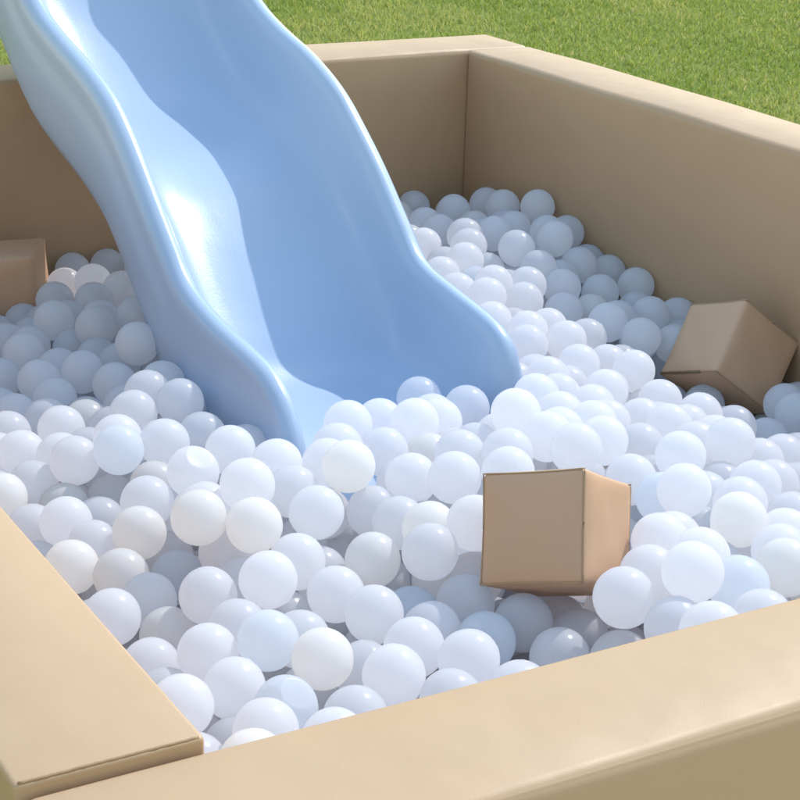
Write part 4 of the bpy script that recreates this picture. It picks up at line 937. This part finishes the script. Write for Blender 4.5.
,903,1215,-443,1839,2294,-475,1165,2527,-374,1341,3074,-432,1689,2511,-379,1301,1771,-356,1433,1956,-331,1034,1079,-398,1936,1960,-468,1717,2350,-474,1976,1260,-405,597,1462,-455,1521,2757,-416,1025,1711,-440,1180,2486,-458,1248,2219,-505,1359,2685,-370,1748,2089,-369,838,1218,-474,1348,1349,-367
,538,2329,-520,477,2000,-552,902,2611,-495,1290,1909,-446,1350,1739,-415,2036,3092,-415,1134,2898,-480,1058,1682,-496,1302,1272,-384,1136,2672,-495,1729,2874,-375,1640,2774,-430,747,2626,-441,1544,1832,-360,1701,2418,-497,1781,2944,-468,1514,1775,-484,1391,2714,-426,1488,3007,-480,545,1239,-402
,1022,1734,-528,1631,3135,-361,1562,2572,-374,976,3175,-458,1393,1609,-419,1870,1559,-415,961,2229,-456,1948,2108,-516,1163,2618,-383,1030,2248,-362,2052,1932,-515,1141,1765,-436,805,2284,-400,530,1310,-345,1678,1575,-369,1691,2181,-423,1048,3073,-498,1458,2064,-503,1427,3101,-312,1808,1596,-396
,508,1561,-491,1009,1310,-453,523,2829,-560,758,3196,-417,1367,2304,-486,1407,1114,-468,915,2401,-483,697,3070,-501,1973,3308,-400,880,1350,-469,2020,2872,-345,2052,2964,-382,1605,2917,-362,954,1433,-394,968,1973,-403,679,1104,-373,1476,2975,-306,1636,3033,-482,1398,1098,-294,1410,2243,-439
,1705,1431,-323,2000,2032,-367,1108,2042,-427,1680,1741,-467,1530,2978,-432,1113,2478,-477,1837,2107,-532,1699,3142,-372,563,2393,-406,1393,3161,-318,719,1493,-489,2052,1518,-440,1815,2883,-439,1804,2717,-320,1240,2167,-445,1994,1077,-519,477,2507,-535,1467,1217,-296,1533,1096,-313,1392,1832,-443
,1502,3146,-420,1082,2096,-382,1246,3156,-495,1870,2193,-513,1996,1263,-472,536,2838,-452,900,3205,-374,1158,2441,-515,1028,3312,-404,477,2362,-540,1399,2362,-508,895,1880,-456,1767,1852,-398,1051,1097,-492,1579,2854,-361,1361,2790,-432,1199,2831,-500,903,2950,-452,961,1538,-448,1650,3308,-376
,991,2725,-501,1370,2463,-525,642,3253,-556,775,2569,-411,1996,1719,-435,1647,1755,-406,1581,1891,-423,1735,2006,-406,1336,1807,-411,1995,1748,-368,802,1535,-503,2013,1544,-390,645,1773,-527,927,1320,-394,2052,2215,-525,688,1727,-460,533,2982,-452,1386,2371,-420,773,1465,-440,621,2271,-439
,609,1104,-381,970,2096,-448,1972,1692,-497,721,1047,-367,1761,2675,-352,991,2455,-530,748,2887,-457,538,2107,-452,1838,3027,-458,729,1162,-303,811,1338,-476,1154,1088,-414,850,1827,-457,1362,1674,-461,874,3164,-513,1357,2654,-435,1793,2662,-420,1796,1830,-327,1328,1330,-249,940,2466,-481
,1827,1553,-470,1629,2223,-512,1773,2608,-459,2052,1415,-513,996,1658,-397,873,1441,-435,1055,1504,-494,768,3308,-444,1097,2525,-376,1541,2928,-382,656,2706,-543,1717,1185,-403,1359,1662,-393,849,2054,-476,1459,2524,-447,815,2406,-396,571,2268,-388,1910,1665,-482,1030,2398,-326,990,2874,-426
,1049,1571,-476,1756,1483,-405,894,2229,-439,758,3027,-487,633,1098,-316,1447,1488,-379,1316,3308,-397,1748,1781,-318,830,2107,-517,1871,1607,-476,1646,1925,-444,2005,1611,-382,1146,2682,-380,1590,2484,-420,1897,2046,-434,894,2107,-488,741,2955,-467,1646,3308,-450,1406,2759,-477,1099,2409,-497
,585,1639,-434,1094,3243,-453,1119,1483,-475,1080,1793,-419,1958,2048,-466,1902,3185,-339,1508,3174,-357,1974,2991,-359,1945,1640,-363,1673,2715,-414,1366,2753,-374,803,1764,-460,797,1941,-431,481,2232,-491,587,2334,-388,908,1039,-413,2052,1100,-485,831,1039,-429,990,1294,-387,662,1159,-313
,860,3250,-455,1638,1638,-360,592,1276,-442,781,1830,-455,687,2468,-403,1436,3019,-374,1999,2990,-424,2026,2767,-388,477,2772,-515,1638,1411,-311,1505,2913,-305,1188,1433,-411,899,3243,-518,1202,1945,-397,962,2922,-504,477,1841,-393,1669,1692,-419,1751,2517,-407,1936,1741,-461,590,1947,-500
,1379,1095,-407,1768,2409,-477,2014,1317,-411,833,2473,-397,883,1702,-520,694,1039,-435,760,1532,-448,1368,3140,-385,1304,2534,-470,1569,1546,-442,764,1663,-469,1261,2347,-422,908,1741,-415,1303,2933,-321,1815,1110,-437,677,1427,-400,1838,1139,-501,1191,2293,-494,1460,1600,-405,1867,1202,-499
,1640,1856,-447,1211,2301,-428,619,1411,-344,1796,1722,-445,1327,2069,-451,1438,1870,-407,1604,3075,-383,1088,2856,-424,1530,2470,-452,2052,2829,-403,2013,2265,-498,649,2064,-466,1584,3131,-421,1259,2055,-454,1544,3294,-308,745,1111,-356,1292,2486,-520,746,1321,-461,1104,1039,-411,1756,1830,-470
,581,1324,-389,950,1343,-468,1745,3288,-430,1091,1621,-451,756,2698,-379,536,2191,-474,620,2567,-478,1650,2962,-385,1043,2900,-391,624,1217,-322,2053,2252,-421,746,1149,-473,1214,1353,-436,552,1761,-480,764,3211,-527,1602,2351,-401,1926,2830,-449,1915,2455,-361,655,1277,-318,2042,1039,-451
,1254,1310,-289,1507,1843,-471,1447,1805,-477,1643,3180,-413,920,1381,-517,1462,2969,-420,959,1919,-465,1819,1277,-497,594,2802,-445,595,3308,-452,524,1428,-353,1808,2722,-390,1627,2703,-363,745,1715,-426,1048,1347,-498,1415,3190,-376,1131,2975,-459,1687,3090,-482,633,1941,-401,1907,2642,-478
,1471,2810,-370,1876,1423,-428,1692,1528,-424,1902,1353,-435,702,3140,-498,842,1106,-288,1991,1920,-484,1687,1807,-443,1041,3198,-454,1700,1133,-481,1199,1851,-350,869,2849,-395,1887,2323,-516,1470,2470,-488,2052,1690,-465,873,3047,-372,1819,1858,-458,711,2159,-454,1242,1889,-388,1290,1118,-342
,798,2678,-456,865,2919,-403,948,2713,-447,1552,1039,-445,1393,1380,-411,1719,1720,-312,958,1854,-440,793,1405,-483,1316,2103,-511,1130,2959,-389,925,1280,-456,629,2111,-419,584,3260,-512,1701,1655,-310,942,3308,-371,707,1837,-424,1273,2994,-331,1577,1501,-353,1887,2088,-488,1718,1810,-373
,1220,2607,-488,1072,2695,-383,1227,2792,-384,747,2407,-504,551,1511,-467,621,2914,-517,2030,1211,-500,1365,1157,-287,620,1536,-442,2052,1794,-510,1210,1785,-464,1127,1269,-465,1218,2108,-472,1090,2545,-466,584,1879,-476,1820,1937,-464,1663,1355,-492,1125,2469,-401,1867,1629,-410,1367,1431,-458
,696,2881,-411,1632,1039,-341,701,1923,-394,880,1999,-504,1432,2002,-486,1576,3030,-435,2052,2695,-472,1128,2178,-498,1332,1774,-472,917,2176,-477,1793,2679,-487,1679,1490,-490,1987,1448,-475,1015,1392,-455,575,2454,-431,1748,2163,-520,477,3235,-452,477,1587,-435,1754,1259,-481,716,2454,-465
,1855,2450,-393,1523,1039,-381,611,1221,-393,1388,1488,-342,1033,2962,-421,1031,2817,-433,678,2483,-516,1613,2636,-335,592,2015,-486,525,1090,-469,763,2630,-371,1168,1788,-376,1152,2263,-434,918,2272,-487,1332,1930,-381,1702,1355,-413,638,1474,-369,1423,1698,-440,1262,2973,-512,477,1104,-348
,1424,1322,-389,1100,3108,-467,859,1039,-351,1372,1607,-342,1543,3202,-425,1339,1039,-416,1156,2068,-469,1043,2567,-419,1963,1136,-540,2052,2556,-472,1867,2793,-455,1567,1186,-376,2052,2871,-466,586,2538,-414,1446,2405,-479,537,2700,-446,818,1888,-478,1596,2548,-448,477,2296,-517,1635,1670,-294
,1472,1208,-421,1685,2801,-475,2052,2625,-477,1902,2434,-439,1672,2414,-378,763,1039,-422,1401,1927,-400,1533,3085,-432,1344,3258,-436,901,2894,-522,1832,1626,-337,1747,2231,-503,1695,3212,-371,1357,1892,-442,1752,3049,-376,967,2194,-341,1987,3055,-448,1885,1667,-346,1592,2284,-397,1447,2038,-426
,669,1121,-450,1504,1471,-448,1160,1606,-476,1638,2819,-373,1127,3063,-373,1104,1326,-419,537,1829,-491,1815,2228,-483,534,2023,-448,1713,2803,-338,1788,1514,-335,835,3206,-392,1801,3084,-419,2052,1854,-375,1394,2066,-459,1055,2754,-415,1126,1149,-398,599,2405,-481,850,2375,-483,477,1237,-415
,1597,2764,-377,2004,2699,-353,1682,1584,-466,1930,1264,-519,512,2068,-400,1699,1039,-356,1878,2378,-473,1081,1392,-427,1750,2334,-411,1269,3184,-376,1860,1742,-464,1829,2733,-455,1179,1540,-430,1577,1385,-329,1493,1216,-488,1909,3038,-473,1695,1912,-491,692,1220,-310,1509,1633,-370,911,1098,-282
,1998,1648,-450,922,2998,-406,1212,1602,-429,1292,2216,-445,827,1638,-452,1508,1326,-433,1526,1577,-307]

def build_balls():
    kinds = {}
    for k in ('', 'c', 'b'):
        for s in range(3):
            kinds[(k, s)] = ball_mesh('ball', BM[k], seed=s + 1)
    dmesh = {k: ball_mesh('ball', BM[k], 56, 36, [((.25, -.5, .8), .16, 1.15), ((-.6, -.3, .7), .08, 1.0)], 5) for k in ('', 'c', 'b')}
    rng = random.Random(3)
    G = 'white plastic balls filling the pit'
    for (x, y, z, t, lab) in BALLS:
        k = t.replace('d', '')
        d = 'd' in t
        o = bpy.data.objects.new('pit_ball', dmesh[k] if d else kinds[(k, rng.randrange(3))])
        C.objects.link(o)
        o.location = (x / 1000, y / 1000, z / 1000 + TOP)
        o.rotation_euler = (rng.uniform(-.15, .15), rng.uniform(-.15, .15), rng.uniform(-.2, .2)) if d else (rng.uniform(0, 6.28), rng.uniform(0, 6.28), rng.uniform(0, 6.28))
        tag(o, lab, 'ball', G)
    # everything deeper down, and the parts of the pit the photo does not show
    n = len(FILL) // 3
    P = np.array(FILL, float).reshape(n, 3) / 1000 + np.array([0, 0, TOP])
    bm = bmesh.new(); bmesh.ops.create_uvsphere(bm, u_segments=28, v_segments=16, radius=R_BALL)
    me0 = bpy.data.meshes.new('t'); bm.to_mesh(me0); bm.free()
    nv = len(me0.vertices); co = np.zeros(nv * 3); me0.vertices.foreach_get('co', co); co = co.reshape(nv, 3)
    nl = len(me0.loops); lv = np.zeros(nl, np.int32); me0.loops.foreach_get('vertex_index', lv)
    npo = len(me0.polygons); ls = np.zeros(npo, np.int32); me0.polygons.foreach_get('loop_start', ls)
    V = (co[None] + P[:, None]).astype(np.float32).ravel()
    me = bpy.data.meshes.new('balls')
    me.vertices.add(nv * n); me.vertices.foreach_set('co', V)
    me.loops.add(nl * n); me.loops.foreach_set('vertex_index', (lv[None] + (np.arange(n) * nv)[:, None]).ravel().astype(np.int32))
    me.polygons.add(npo * n); me.polygons.foreach_set('loop_start', (ls[None] + (np.arange(n) * nl)[:, None]).ravel().astype(np.int32))
    r = np.random.default_rng(5)
    me.polygons.foreach_set('material_index', np.repeat(r.choice(3, n, p=[.7, .18, .12]), npo).astype(np.int32))
    me.update(calc_edges=True)
    me.shade_smooth()
    for k in ('', 'c', 'b'): me.materials.append(BM[k])
    o = link('packed_balls', me)
    tag(o, 'countless white plastic balls packed under the top layer of the pit', 'balls', None, 'stuff')
build_balls()
